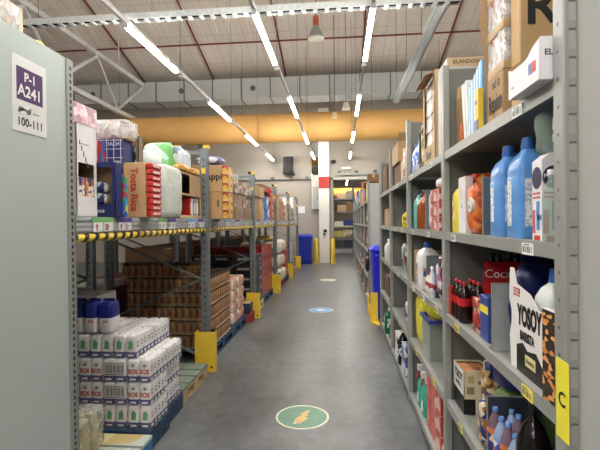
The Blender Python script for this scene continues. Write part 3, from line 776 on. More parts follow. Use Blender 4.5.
for f in (0, 1):
    def q(u0, u1, w0, w1, mi):
        if f == 0: mb.box(0.585 + u0 * 0.063, 0.585 + u1 * 0.063, 1.314, 1.315, Z3 + w0, Z3 + w1, mi)
        else: mb.box(0.584, 0.585, 1.378 - u1 * 0.063, 1.378 - u0 * 0.063, Z3 + w0, Z3 + w1, mi)
    q(0.1, 0.85, 0.136, 0.142, 0); q(0.1, 0.8, 0.124, 0.130, 0)
    q(0.45, 0.75, 0.03, 0.115, 1); q(0.05, 0.3, 0.02, 0.09, 0); q(0.2, 0.8, 0.0, 0.014, 2); q(0.55, 0.95, 0.06, 0.075, 1)
mb.build('printed_panel', [solid((200, 90, 90), 0.4), solid((70, 130, 200), 0.4), solid((200, 60, 40), 0.4)], t)
pouch('dark navy bag squeezed between the milk carton and the upright', 0.655, 0.75, 1.28, 1.40, Z3, Z3 + 0.24, solid((36, 40, 84), 0.35))
GLASS = solid((176, 196, 182), 0.06, 0, 0.05, 4, 0, 0.38)
bottle('clear green-tinted bottle half hidden behind the nearest upright', 0.587, 1.262, Z3, 0.024, 0.20, GLASS, WHITE, None, 'round')
t = thing('clear_jar', 'clear green plastic jar with white tag on top of the milk carton', 'jar', (0.616, 1.346, Z3 + 0.256))
mb = MB(); mb.lathe(0, 0, 0, [(0.02, 0), (0.034, 0.01), (0.028, 0.045), (0.036, 0.08), (0.034, 0.11), (0.022, 0.122)], 18); mb.build('body', GLASS, t)
MB().box(-0.004, 0.036, -0.042, -0.0375, 0.03, 0.115, 0).build('tag_card', printed(((236, 236, 236), (90, 90, 100), (220, 220, 225)), 90), t)

# ---- nearest bay, third shelf
COKE = solid((34, 16, 14), 0.12, 0, 0.2); CRED = solid((186, 30, 34), 0.35, 0, 0.06)
SM = None
for i in range(3):
    for j in range(2):
        x, y = 0.602 + 0.066 * j, 2.17 + 0.066 * i
        lb = 'small dark cola bottle with red cap, %s of the six-pack, %s from the front' % (['front row' if j == 0 else 'back row'][0], ['nearest', 'second', 'farthest'][i])
        lb = 'small dark cola bottle, %s row of the six-pack, %s from the camera' % (['front', 'back'][j], ['first', 'second', 'third'][i])
        if SM is None: SM = b = bottle(lb, x, y, Z2, 0.031, 0.195, COKE, CRED, CRED, 'soda', group='small cola bottles of the six-pack', lab=(0.42, 0.62))
        else: dup(SM, (x, y, Z2), 0, lb)
carton('red cola multipack handle card beside the small bottles', 0.575, 0.60, 2.345, 2.368, Z2, Z2 + 0.15, solid((210, 60, 44), 0.4), tape=False, name='pack_sleeve', cat='pack')
BIGC = None
for i in range(4):
    for j in range(2):
        x, y = 0.745 + 0.085 * i, 2.12 + 0.085 * j
        lb = 'large cola bottle at the back of the third shelf, %s row, %s from aisle' % (['front', 'rear'][j], ORD[i])
        if BIGC is None: BIGC = bottle(lb, x, y, Z2, 0.041, 0.335, COKE, BLACK, CRED, 'soda', group='large cola bottles at the back', lab=(0.3, 0.72))
        else: dup(BIGC, (x, y, Z2), 0, lb)
t = thing('multipack_sleeve', 'red cola sleeve with white script in front of the large bottles', 'sleeve', (0.83, 2.055, Z2))
o = (0.83, 2.055, Z2)
MB(o).box(0.66, 1.0, 2.058, 2.062, Z2, Z2 + 0.305).build('card', CRED, t)
MB(o).text('Coca-Cola', 0.055, (0.78, 2.0565, Z2 + 0.25), '-y', 0, False).build('lettering', WHITE, t)
carton('dark blue box with yellow band and white panels leaning by the divider', 0.59, 0.68, 1.80, 1.90, Z2, Z2 + 0.185, solid((44, 66, 140), 0.4), tape=False, name='small_box', label_patch=('-x', 1.80, 1.90, Z2 + 0.115, Z2 + 0.145, solid((236, 216, 60), 0.4)))
o = (0.635, 1.85, Z2); tt = bpy.data.objects[-1] if False else None
carton('red printed pack between the small cola bottles and the blue box', 0.60, 0.70, 1.945, 2.04, Z2, Z2 + 0.15, printed(((180, 44, 40), (200, 90, 70), (60, 30, 30), (210, 180, 160)), 40), tape=False, name='small_box')
divider('grey metal divider behind the white barista case on the third shelf', 0.575, 0.84, 1.70, Z2, Z2 + 0.255, solid((176, 180, 178), 0.4, 0.3))
# white barista display case
o = (0.66, 1.40, Z2)
t = thing('display_case', 'white and black barista drink case with scalloped edge on the third shelf', 'case', o)
prof = [(1.235, Z2), (1.55, Z2), (1.562, Z2 + 0.10), (1.545, Z2 + 0.15), (1.545, Z2 + 0.19), (1.565, Z2 + 0.23), (1.555, Z2 + 0.335), (1.525, Z2 + 0.335), (1.50, Z2 + 0.285), (1.40, Z2 + 0.265), (1.34, Z2 + 0.225), (1.27, Z2 + 0.215), (1.235, Z2 + 0.215)]
mb = MB(o); mb.prism(prof, 'x', 0.585, 0.588); mb.box(0.588, 0.80, 1.55, 1.553, Z2, Z2 + 0.20); mb.box(0.588, 0.80, 1.235, 1.238, Z2, Z2 + 0.19); mb.box(0.588, 0.80, 1.238, 1.55, Z2, Z2 + 0.003); mb.box(0.797, 0.80, 1.238, 1.55, Z2 + 0.003, Z2 + 0.2); mb.build('case', solid((234, 230, 226), 0.4, 0, 0.02), t)
mb = MB(o); mb.prism([(1.26, Z2), (1.50, Z2), (1.50, Z2 + 0.085), (1.455, Z2 + 0.10), (1.42, Z2 + 0.082), (1.36, Z2 + 0.092), (1.31, Z2 + 0.055), (1.26, Z2 + 0.03)], 'x', 0.5835, 0.585); mb.build('black_print', BLACK, t)
MB(o).text('YOSOY', 0.088, (0.5832, 1.405, Z2 + 0.185), '-x', 0, True, 0, 0.58).build('lettering', BLACK, t)
MB(o).text('BARISTA', 0.040, (0.5832, 1.42, Z2 + 0.122), '-x', 0, True, 0, 0.68).build('lettering', BLACK, t)
mb = MB(o); mb.box(0.5818, 0.5832, 1.36, 1.43, Z2 + 0.035, Z2 + 0.07); mb.build('cream_badge', solid((226, 216, 150), 0.4), t)
MB(o).text('Avena', 0.022, (0.5812, 1.395, Z2 + 0.053), '-x').build('lettering', BLACK, t)
mb = MB(o); mb.box(0.5835, 0.585, 1.475, 1.525, Z2 + 0.245, Z2 + 0.272); mb.build('red_badge', CRED, t)
MB(o).text('XXL', 0.026, (0.5828, 1.50, Z2 + 0.258), '-x').build('lettering', WHITE, t)
bottle('white translucent jug with blue cap inside the barista case', 0.65, 1.37, Z2 + 0.004, 0.05, 0.345, solid((214, 218, 216), 0.2, 0, 0.04, 5), CLC, None, 'jug')
OB = printed(((40, 32, 30), (214, 132, 60), (36, 30, 30), (226, 160, 90), (60, 44, 38)), 46, 0.35, (1, 1, 2))
carton('black and orange drink carton squeezed beside the upright on the third shelf', 0.562, 0.583, 1.195, 1.268, Z2, Z2 + 0.25, OB, tape=False, name='drink_carton', cat='carton', label_patch=('top', 0.563, 0.582, 1.197, 1.266, solid((226, 220, 210), 0.4)))
pouch('dark blue bag slumped behind the barista case', 0.61, 0.95, 1.565, 1.685, Z2, Z2 + 0.36, solid((24, 38, 96), 0.3, 0, 0.25, 12), wob=0.12)

# ---- nearest bay, fourth shelf
t = display('cream and white barista carton, torn open at the top, on the fourth shelf', 0.60, 0.735, 2.19, 2.37, Z1, Z1 + 0.215, solid((224, 212, 176), 0.45, 0, 0.03), '-x', (2.2, 2.36, Z1 + 0.205, Z1 + 0.215),
            patches=[('-x', 2.19, 2.37, Z1 + 0.09, Z1 + 0.215, solid((232, 228, 222), 0.4)), ('-x', 2.19, 2.37, Z1, Z1 + 0.09, BLACK), ('-y', 0.60, 0.655, Z1, Z1 + 0.075, BLACK),
                     ('-y', 0.668, 0.692, Z1 + 0.15, Z1 + 0.165, solid((130, 120, 90))), ('-y', 0.615, 0.65, Z1 + 0.10, Z1 + 0.135, solid((150, 140, 110))), ('-y', 0.62, 0.65, Z1 + 0.155, Z1 + 0.19, solid((200, 180, 120))), ('-y', 0.697, 0.701, Z1 + 0.02, Z1 + 0.20, BLACK), ('-y', 0.712, 0.73, Z1 + 0.05, Z1 + 0.10, solid((160, 150, 120))), ('-y', 0.67, 0.69, Z1 + 0.03, Z1 + 0.06, solid((210, 110, 50)))],
            texts=[('YOSOY', 0.055, '-x', 2.28, Z1 + 0.17, BLACK, 0, 0.75), ('BARISTA', 0.026, '-x', 2.28, Z1 + 0.125, BLACK)])
for i in range(2):
    for j in range(2):
        carton('orange-topped drink carton inside the torn cream box, %s row, %s' % (['front', 'rear'][i], ['nearer', 'farther'][j]), 0.608 + 0.06 * i, 0.663 + 0.06 * i, 2.20 + 0.08 * j, 2.275 + 0.08 * j, Z1 + 0.005, Z1 + 0.203, solid((222, 150, 104), 0.4), tape=False, name='drink_carton', cat='carton', group='drink cartons in the torn box')
COOK = printed(((40, 48, 110), (176, 120, 66), (206, 164, 96), (52, 60, 130), (120, 80, 50), (224, 210, 180)), 42, 0.3)
pouch('tall biscuit pack with pale round biscuits and blue print on the fourth shelf', 0.585, 0.65, 1.872, 1.94, Z1, Z1 + 0.19, COOK, e=0.35)
pouch('blue and brown biscuit roll standing behind the cream barista carton', 0.655, 0.755, 2.03, 2.13, Z1, Z1 + 0.31, COOK, e=0.4)
pouch('dark blue snack bag lying high under the third shelf', 0.66, 0.88, 1.835, 2.01, Z1 + 0.235, Z1 + 0.34, solid((40, 44, 96), 0.3, 0, 0.2, 14), e=0.5)
pouch('green bag below the dark blue snack bag at the back', 0.66, 0.90, 1.835, 2.01, Z1, Z1 + 0.232, solid((120, 150, 84), 0.4, 0, 0.15, 14), e=0.45, seal=False)
divider('dark metal divider behind the blue-capped bottles on the fourth shelf', 0.592, 0.80, 1.815, Z1, Z1 + 0.24, solid((70, 78, 88), 0.4, 0.3))
CB = [printed(((120, 150, 210), (180, 70, 60), (226, 226, 230), (60, 80, 160)), 34), printed(((214, 120, 60), (40, 50, 120), (230, 200, 160)), 34)]
n = 0
for i in range(4):
    for j in range(2):
        x, y = 0.600 + 0.062 * j, 1.555 + 0.066 * i
        bottle('small drink bottle with light blue cap, %s row on fourth shelf, %s from camera' % (['front', 'rear'][j], ORD[i]), x, y, Z1, 0.029, 0.215 + 0.01 * ((i + j) % 2), [solid((150, 170, 204), 0.12), solid((120, 96, 110), 0.15)][(i + j) % 2], solid((110, 150, 214), 0.25), CB[(i + j) % 2], 'soda', group='blue-capped drink bottles', lab=(0.2, 0.66)); n += 1
bottle('large black bottle with pale label on the fourth shelf near the upright', 0.605, 1.43, Z1, 0.05, 0.385, solid((20, 14, 16), 0.08), BLACK, printed(((206, 196, 176), (190, 170, 150), (150, 120, 110), (220, 214, 200)), 60), 'round', lab=(0.05, 0.56), neck=0.22)
bottle('small blue-capped bottle wedged between the black bottle and the upright', 0.60, 1.30, Z1, 0.03, 0.19, solid((50, 60, 110), 0.2), solid((90, 120, 200), 0.3), None, 'soda')

# ---- second bay
def bmat(*c): return printed(tuple(c), 34)
bottle('blue and white spray bottle on the top shelf, farther of two', 0.62, 3.54, Z4, 0.04, 0.24, solid((190, 206, 228), 0.25), solid((70, 110, 190), 0.3), bmat((90, 130, 210), (220, 226, 236), (60, 90, 180)), 'round', group='blue and white bottles on the top shelf')
bottle('blue and white spray bottle on the top shelf, nearer of two', 0.625, 3.42, Z4, 0.042, 0.26, solid((200, 214, 232), 0.25), solid((80, 120, 196), 0.3), bmat((90, 130, 210), (220, 226, 236), (60, 90, 180)), 'round', group='blue and white bottles on the top shelf')
display('dark brown open carton with green packs behind the blue and white bottles', 0.60, 0.90, 3.14, 3.34, Z4, Z4 + 0.30, KRAFT_D, '-x', (3.16, 3.32, Z4 + 0.06, Z4 + 0.28))
for i in range(2):
    pouch('green and cream pack standing in the dark open carton, %s' % ['farther', 'nearer'][i], 0.61, 0.70, 3.245 - 0.085 * i, 3.325 - 0.085 * i, Z4 + 0.006, Z4 + 0.38, bmat((150, 170, 110), (220, 216, 180), (110, 130, 80)), e=0.35)
# tall open carton
t = display('tall brown case of printed packs with open flaps on the top shelf', 0.585, 0.93, 2.72, 3.08, Z4, Z4 + 0.56, KRAFT_L, '-x', (2.76, 3.04, Z4 + 0.12, Z4 + 0.54), texts=[('Bruni', 0.085, '-x', 2.90, Z4 + 0.06, solid((84, 70, 60)), 0, 0.9)])
o = ((0.585 + 0.93) / 2, 2.90, Z4)
mb = MB(o); mb.prism([(3.085, Z4 + 0.56), (3.14, Z4 + 0.50), (3.145, Z4 + 0.505), (3.08, Z4 + 0.575)], 'x', 0.585, 0.93); mb.prism([(0.585, Z4 + 0.56), (0.53, Z4 + 0.535), (0.53, Z4 + 0.53), (0.585, Z4 + 0.55)], 'y', 2.74, 3.08); mb.build('flap', KRAFT, t)
PK = printed(((206, 196, 184), (170, 150, 134), (120, 100, 92), (226, 220, 212), (150, 60, 54)), 22, 0.3, (1, 1, 1), 0.4)
for i in range(5):
    z = Z4 + 0.006 + 0.105 * i
    carton('cream printed pack inside the tall brown case, %s from the bottom' % ORD[i], 0.595, 0.85, 2.765, 3.035, z, z + 0.102, PK, tape=False, name='food_pack', cat='pack', group='printed packs in the tall case')
carton('long flat brown carton lying on top of the second bay behind the nearest one', 0.60, 1.02, 2.47, 2.70, Z4, Z4 + 0.535, solid((190, 186, 176), 0.6), tape=False, top=None, label_patch=('-y', 0.60, 1.02, Z4 + 0.485, Z4 + 0.535, KRAFT_L), texts=[('BLANDOSO | LIMPIAMAX', 0.03, '-y', 0.80, Z4 + 0.51, solid((90, 70, 50)))])
bottle('teal bottle with dark cap on the second shelf of the second bay', 0.62, 3.46, Z3, 0.042, 0.29, solid((110, 190, 180), 0.25), solid((34, 42, 70), 0.4), None, 'round')
for i in range(2):
    bottle('brown sauce bottle beside the teal bottle, %s' % ['farther', 'nearer'][i], 0.625, 3.33 - 0.11 * i, Z3, 0.047, 0.265 + 0.02 * i, solid((150, 78, 40), 0.2), solid((60, 44, 40), 0.4), None, 'round', group='brown sauce bottles')
divider('grey metal divider beside the brown sauce bottles', 0.60, 0.95, 3.09, Z3, Z3 + 0.27)
pouch('white bag leaning against the divider on the second shelf', 0.60, 0.74, 2.90, 3.04, Z3, Z3 + 0.27, solid((226, 220, 214), 0.3, 0, 0.06), e=0.4)
RW = printed(((190, 92, 80), (226, 214, 206), (176, 70, 64), (210, 160, 150)), 24, 0.3, (1, 1, 0.8))
for i in range(3):
    carton('red and white printed pack beside the white bag, %s from the bottom' % ORD[i], 0.585, 0.74, 2.62 , 2.87, Z3 + 0.086 * i, Z3 + 0.084 + 0.086 * i, RW, tape=False, name='food_pack', cat='pack', group='red and white packs')
pouch('white film bundle resting on the red and white packs', 0.60, 0.76, 2.62, 2.86, Z3 + 0.26, Z3 + 0.33, solid((232, 230, 228), 0.3, 0, 0.05), e=0.6, seal=False)
carton('upright brown board at the far end of the third shelf, second bay', 0.60, 0.90, 3.48, 3.60, Z2, Z2 + 0.26, KRAFT, tape=False)
bottle('big white bottle with blue cap on the third shelf of the second bay', 0.645, 3.27, Z2, 0.075, 0.34, solid((234, 232, 230), 0.3), solid((60, 110, 190), 0.3), bmat((234, 232, 230), (60, 90, 180), (200, 130, 90), (234, 232, 230)), 'jug', lab=(0.1, 0.55))
divider('grey metal divider before the big white bottle', 0.605, 0.9, 3.10, Z2, Z2 + 0.25, solid((130, 138, 136), 0.4, 0.3))
for i in range(3):
    bottle('small cream and brown bottle before the divider, %s from the camera' % ORD[i], 0.605, 2.92 + 0.058 * i, Z2, 0.026, 0.14, solid((226, 206, 170), 0.3), solid((130, 60, 50), 0.4), bmat((170, 60, 60), (230, 214, 190)), 'round', group='small cream bottles')
PB = printed(((190, 110, 150), (226, 226, 232), (60, 50, 80), (150, 160, 190), (120, 40, 60)), 18, 0.25, (1, 1, 1), 0.5)
pouch('pink and purple film bag at the near end of the third shelf', 0.60, 0.78, 2.64, 2.86, Z2, Z2 + 0.29, PB, wob=0.12, seal=False)
pouch('clear and dark film bag stuffed above the pink bag', 0.64, 0.80, 2.66, 2.90, Z2 + 0.295, Z2 + 0.38, printed(((200, 205, 215), (60, 40, 50), (150, 160, 190)), 22, 0.2), wob=0.12, e=0.6)
bottle('pale blue and white cleaning bottle in front of the pink bag', 0.60 - 0.008, 2.862, Z2, 0.024, 0.2, solid((200, 212, 226), 0.25), solid((230, 232, 236), 0.3), bmat((160, 50, 60), (210, 220, 230)), 'round')
YB = solid((220, 208, 60), 0.35, 0, 0.16, 9)
for i in range(2):
    pouch('yellow bag lying on the clear crate, %s from the camera' % ORD[i], 0.585, 0.96, 2.96 + 0.165 * i, 3.122 + 0.165 * i, Z1 + 0.279, Z1 + 0.41, YB, e=0.55, group='yellow bags on the clear crate', seal=False)
pouch('tall yellow bag standing beside the clear crate', 0.59, 0.78, 3.31, 3.56, Z1, Z1 + 0.41, YB, wob=0.07)
# clear crate
o = (0.775, 3.14, Z1); t = thing('storage_crate', 'clear plastic crate with blue rim on the fourth shelf of the second bay', 'crate', o)
CP = solid((168, 180, 172), 0.15, 0, 0.05, 4, 0, 0.5)
mb = MB(o)
for (a, b, c, d) in ((0.60, 0.606, 3.0, 3.28), (0.944, 0.95, 3.0, 3.28), (0.606, 0.944, 3.0, 3.006), (0.606, 0.944, 3.274, 3.28)): mb.box(a, b, c, d, Z1 + 0.006, Z1 + 0.255)
mb.box(0.60, 0.95, 3.0, 3.28, Z1, Z1 + 0.006); mb.build('crate_wall', CP, t)
mb = MB(o)
for (a, b, c, d) in ((0.59, 0.606, 2.99, 3.29), (0.944, 0.96, 2.99, 3.29), (0.606, 0.944, 2.99, 3.006), (0.606, 0.944, 3.274, 3.29)): mb.box(a, b, c, d, Z1 + 0.255, Z1 + 0.278)
mb.build('rim', solid((54, 66, 150), 0.35), t)
carton('brown carton inside the clear blue-rimmed crate', 0.61, 0.70, 3.015, 3.265, Z1 + 0.008, Z1 + 0.245, KRAFT, tape=False)
# bottom shelf: green trigger bottles, red packs
for i in range(2):
    o = (0.625, 3.36 - 0.17 * i, Z0)
    t = thing('spray_bottle', 'teal trigger spray bottle on the bottom shelf, %s of two' % ['farther', 'nearer'][i], 'bottle', o, 0, 'teal spray bottles')
    mb = MB(); mb.loft([[(0.045 * k * sx, 0.06 * k * sy, z) for sx, sy in ((1, .5), (.6, 1), (-.6, 1), (-1, .5), (-1, -.5), (-.6, -1), (.6, -1), (1, -.5))] for k, z in ((0.9, 0), (1, 0.02), (1, 0.13), (0.92, 0.18), (0.5, 0.21), (0.3, 0.235))], 0, True); mb.build('body', solid((66, 176, 150), 0.2, 0, 0.08), t)
    mb = MB(); mb.lathe(0, 0, 0.235, [(0.024, 0), (0.026, 0.03), (0.018, 0.04)], 12); mb.box(-0.045, 0.06, -0.018, 0.018, 0.275, 0.315); mb.build('spray_head', solid((226, 228, 226), 0.35), t)
    mb = MB(); mb.bar((-0.032, 0, 0.274), (-0.05, 0, 0.215), 0.016, 0.012); mb.build('trigger', solid((170, 50, 46), 0.4), t)
    MB().box(-0.0465, -0.045, -0.03, 0.03, 0.03, 0.12).build('label', bmat((226, 232, 230), (80, 100, 110), (230, 234, 230)), t)
REDB = printed(((196, 72, 58), (176, 54, 46), (210, 96, 80), (224, 190, 180)), 16, 0.35)
for i in range(3):
    carton('red printed box on the bottom shelf, %s from the bottom of its pile' % ORD[i], 0.585, 0.90, 2.62, 3.04, Z0 + 0.126 * i, Z0 + 0.124 + 0.126 * i, REDB, tape=False, name='food_box', group='red boxes on the bottom shelf')
pouch('cream loaf-shaped bag at the near end of the bottom shelf', 0.575, 0.72, 2.46, 2.60, Z0, Z0 + 0.13, solid((226, 210, 170), 0.4))
carton('dark maroon pack between the teal bottles and red boxes', 0.60, 0.8, 3.055, 3.115, Z0, Z0 + 0.24, solid((110, 60, 58), 0.4), tape=False, name='food_box')

# ---- third bay
carton('brown carton leaning out over the third bay top shelf', 0.575, 0.90, 4.32, 4.80, Z4 + 0.215, Z4 + 0.42, KRAFT, flaps=['near'])
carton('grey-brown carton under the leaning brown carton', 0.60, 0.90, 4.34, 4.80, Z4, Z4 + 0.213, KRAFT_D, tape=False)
carton('slim pale carton standing on the top shelf beside the grey-brown carton', 0.60, 0.85, 4.22, 4.32, Z4, Z4 + 0.21, solid((206, 190, 160), 0.6), tape=False)
t = thing('paper_roll', 'white and pink wrapped roll on the third bay top shelf', 'roll', (0.68, 4.06, Z4))
mb = MB(); mb.lathe(0, 0, 0, [(0.085, 0), (0.095, 0.01), (0.095, 0.29), (0.085, 0.30)], 20); mb.build('body', printed(((226, 216, 210), (206, 150, 140), (230, 226, 222)), 14), t)
mb = MB(); mb.lathe(0, 0, 0.301, [(0.03, 0), (0.03, 0.004)], 14); mb.build('core', KRAFT, t)
bottle('yellow bottle on the second shelf of the third bay', 0.62, 4.10, Z3, 0.045, 0.16, solid((220, 200, 60), 0.25), solid((60, 50, 40), 0.4), bmat((230, 210, 80), (140, 120, 50)), 'round')
carton('low dark box on the second shelf of the third bay', 0.60, 0.80, 4.35, 4.62, Z3, Z3 + 0.07, solid((70, 66, 64), 0.5), tape=False)
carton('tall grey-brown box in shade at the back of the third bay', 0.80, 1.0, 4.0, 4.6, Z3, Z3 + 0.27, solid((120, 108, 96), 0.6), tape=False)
pouch('crumpled clear and red film bag on the third shelf of the third bay', 0.60, 0.82, 4.02, 4.50, Z2, Z2 + 0.29, printed(((190, 196, 190), (150, 60, 60), (120, 126, 120), (210, 214, 210), (60, 50, 50)), 12, 0.2, (1, 1, 1), 0.6), wob=0.15)
pouch('blue and white patterned pack on the fourth shelf of the third bay', 0.60, 0.75, 4.02, 4.20, Z1, Z1 + 0.21, printed(((50, 54, 120), (220, 220, 230), (60, 70, 150)), 22))
carton('dark red box at the back of the fourth shelf, third bay', 0.80, 1.0, 4.0, 4.3, Z1, Z1 + 0.26, solid((120, 50, 46), 0.5), tape=False)
o = (0.62, 4.62, Z0)
carton('white canister box with black end on the bottom shelf of the third bay', 0.575, 0.75, 4.42, 4.68, Z0, Z0 + 0.25, solid((226, 222, 214), 0.4), tape=False, name='canister_box', label_patch=('-x', 4.42, 4.56, Z0 + 0.15, Z0 + 0.21, BLACK))
bottle('black bottle with cream cap beside the white canister box', 0.61, 4.33, Z0, 0.055, 0.34, solid((30, 28, 28), 0.15), solid((220, 206, 150), 0.4), bmat((220, 220, 220), (40, 40, 40)), 'round')
carton('blue and white detergent pack on the bottom shelf of the third bay', 0.575, 0.75, 3.95, 4.2, Z0, Z0 + 0.26, printed(((60, 80, 150), (210, 216, 226), (80, 100, 170)), 14), tape=False, name='detergent_pack', cat='pack')
# ---- fourth bay
carton('dark brown upright carton on the last bay top shelf', 0.585, 0.95, 5.50, 5.95, Z4, Z4 + 0.34, solid((96, 72, 52), 0.7), tape=False)
carton('brown carton on the second shelf of the last bay', 0.60, 0.92, 5.42, 5.9, Z3, Z3 + 0.22, KRAFT, tape=False)
carton('cream box beside the brown carton in the last bay', 0.60, 0.80, 5.15, 5.36, Z3, Z3 + 0.14, solid((200, 190, 150), 0.5), tape=False)
bottle('white bottle on the third shelf of the last bay', 0.62, 5.55, Z2, 0.06, 0.27, solid((228, 226, 220), 0.3), WHITE, None, 'round')
carton('dark brown box on the fourth shelf of the last bay', 0.60, 0.9, 5.5, 5.9, Z1, Z1 + 0.25, solid((110, 80, 66), 0.6), tape=False)
bottle('green bottle with white label low in the last bay', 0.625, 5.55, Z0, 0.075, 0.32, solid((30, 110, 70), 0.15), solid((220, 220, 210), 0.3), bmat((220, 226, 220), (60, 140, 90)), 'jug')
bottle('second green bottle deeper in the last bay, nearer the upright', 0.64, 5.25, Z0, 0.06, 0.26, solid((40, 120, 84), 0.15), solid((220, 220, 210), 0.3), None, 'round')

# ------------------------------------------------------------------ far shelving row
XF = 0.47
FZ = [0.085, 0.54, 1.0, 1.437, 1.866]
for i in range(6):
    y0 = 7.38 + 1.33 * i
    bay('far grey shelving bay, %s after the blue bin' % ORD[i], XF, y0, y0 + 1.33, 2.16, FZ, first=(i == 0), group='grey shelving bays of the far row')
palet = [('red', (176, 50, 46)), ('white', (230, 228, 224)), ('blue', (60, 90, 170)), ('brown', (170, 134, 92)), ('yellow', (220, 196, 70)), ('black', (40, 38, 38)), ('green', (70, 120, 80)), ('pale blue', (150, 180, 210)), ('orange', (206, 120, 60)), ('grey', (130, 132, 134))]
lev = ['bottom', 'fourth', 'third', 'second', 'top']
rnd = random.Random(11)
for i in range(6):
    y0 = 7.38 + 1.33 * i
    for k in range(5):
        z = FZ[k] + 0.001; y = y0 + 0.08
        used = []
        for s in range(3):
            c = rnd.choice([p for p in palet if p[0] not in used]); used.append(c[0])
            w = rnd.uniform(0.2, 0.36); h = rnd.uniform(0.16, 0.36) if k < 4 else rnd.uniform(0.2, 0.5)
            d = rnd.uniform(0.2, 0.35); xo = rnd.uniform(0.01, 0.05)
            lb = '%s %%s, %s shelf, %s bay of the far shelving row' % (c[0], lev[k], ORD[i])
            if rnd.random() < 0.35 and h > 0.2:
                bottle(lb % 'bottle', XF + 0.08 + xo, y + w / 2, z, min(0.09, w * 0.4), h, solid(c[1], 0.25), solid((220, 220, 220), 0.3), bmat((230, 230, 226), c[1], (200, 200, 196)), 'round')
            else:
                carton(lb % 'box', XF + xo, XF + xo + d, y, y + w, z, z + h, printed((c[1], tuple(int(v * 0.8) for v in c[1]), (224, 220, 212)), 9) if rnd.random() < 0.6 else solid(c[1], 0.5), tape=False, name='stock_box', label_patch=('-x', y + w * 0.2, y + w * 0.8, z + h * 0.3, z + h * 0.6, solid((226, 224, 216), 0.5)))
            y += w + rnd.uniform(0.03, 0.08)
carton('brown carton on top of the far shelving end panel', XF + 0.01, XF + 0.20, 7.42, 7.62, 2.165, 2.30, KRAFT_D)
# blue wheeled bin between the two shelving rows
o = (0.72, 6.78, 0)
t = thing('waste_bin', 'tall bright blue plastic bin between the two shelving rows', 'bin', o)
BB = solid((34, 40, 200), 0.35, 0, 0.05)
mb = MB(); mb.loft([[(sx * w, sy * d, z) for sx, sy in ((-1, -1), (1, -1), (1, 1), (-1, 1))] for w, d, z in ((0.19, 0.20, 0.03), (0.20, 0.21, 0.1), (0.24, 0.25, 1.02), (0.24, 0.25, 1.04))], 0, False); mb.build('body', BB, t)
mb = MB(); mb.box(-0.265, 0.265, -0.275, 0.275, 1.041, 1.075, 0, None, 0.01); mb.loft([[(sx * w, sy * d, z) for sx, sy in ((-1, -1), (1, -1), (1, 1), (-1, 1))] for w, d, z in ((0.26, 0.27, 1.076), (0.2, 0.2, 1.12))], 0, False); mb.build('lid', BB, t)
for s in (-1, 1):
    mb = MB(); mb.rod((s * 0.17, 0.18, 0.06), (s * 0.21, 0.18, 0.06), 0.06, 14); mb.build('wheel', DARK, t)
mb = MB(); mb.rod((-0.2, -0.29, 0.98), (0.2, -0.29, 0.98), 0.015, 8); mb.box(-0.2, -0.17, -0.29, -0.25, 0.96, 1.0); mb.box(0.17, 0.2, -0.29, -0.25, 0.96, 1.0); mb.build('handle', BB, t)
t = thing('hanging_bag', 'black bag hanging from the blue bin on the aisle side', 'bag', (0.445, 6.8, 0.70))
mb = MB((0.445, 6.8, 0.70)); mb.pillow(0.385, 0.455, 6.66, 6.90, 0.72, 0.95, 0, 0.6, 14, 9, 0.1); mb.build('bag', BLACK, t)
mb = MB((0.445, 6.8, 0.70)); mb.rod((0.43, 6.72, 0.93), (0.444, 6.75, 1.06), 0.006, 6); mb.rod((0.43, 6.84, 0.93), (0.444, 6.81, 1.06), 0.006, 6); mb.build('strap', BLACK, t)
# yellow corner guard
t = thing('corner_guard', 'yellow steel corner guard on the floor beside the blue bin', 'guard', (0.47, 6.85, 0))
o = (0.47, 6.85, 0)
mb = MB(o); mb.box(0.455, 0.47, 6.475, 7.28, 0.001, 0.16); mb.box(0.44, 0.545, 6.46, 6.475, 0.001, 0.44); mb.box(0.44, 0.455, 6.9, 7.28, 0.001, 0.30); mb.build('rail', YELLOW, t)
mb = MB(o); mb.prism([(0.44, 6.459), (0.56, 6.459), (0.57, 6.26), (0.53, 6.26)], 'z', 0.001, 0.014); mb.build('foot', YELLOW, t)

# ------------------------------------------------------------------ near shelving unit on the left with the location sign
o = (-1.3, 1.3, 0)
t = thing('shelving_unit', 'tall grey shelving unit at the left edge with a plain side panel', 'shelving', o)
MB(o).box(-1.30, -1.282, 0.45, 1.93, 0.01, 2.285).build('side_panel', solid((186, 196, 192), 0.42, 0.1, 0.03, 1.5), t)
UP = [GREY, BLACK]
for (xa, ya) in ((-1.305, 1.931), (-2.25, 1.931), (-2.25, 0.40), (-1.305, 0.40)):
    mb = MB(o); mb.box(xa, xa + 0.03, ya, ya + 0.05, 0, 2.285, 0, None, 0.003)
    if xa > -1.5 and ya > 1.5:
        for q in range(70):
            z = 0.06 + 0.0315 * q
            mb.box(xa + 0.03, xa + 0.0306, ya + 0.020, ya + 0.034, z, z + 0.018, 1)
    mb.build('upright', UP, t)
for z in (0.1, 0.6, 1.1, 1.6, 2.245):
    mb = MB(o); mb.box(-2.215, -1.302, 0.455, 1.925, z - 0.012, z); mb.box(-2.215, -1.302, 1.91, 1.925, z - 0.05, z - 0.012); mb.box(-2.215, -1.302, 0.455, 0.47, z - 0.05, z - 0.012); mb.build('shelf', GREY, t)
MB(o).box(-2.245, -2.228, 0.45, 1.93, 0.02, 2.28).build('back_panel', GREY_D, t)
o = (-1.28, 1.69, 1.877)
t = thing('location_sign', 'white sheet with purple square P-1 A241 taped to the grey side panel', 'sign', o)
MB(o).box(-1.2815, -1.2795, 1.593, 1.792, 1.877, 2.183).build('sheet', solid((228, 228, 226), 0.35, 0, 0.02), t)
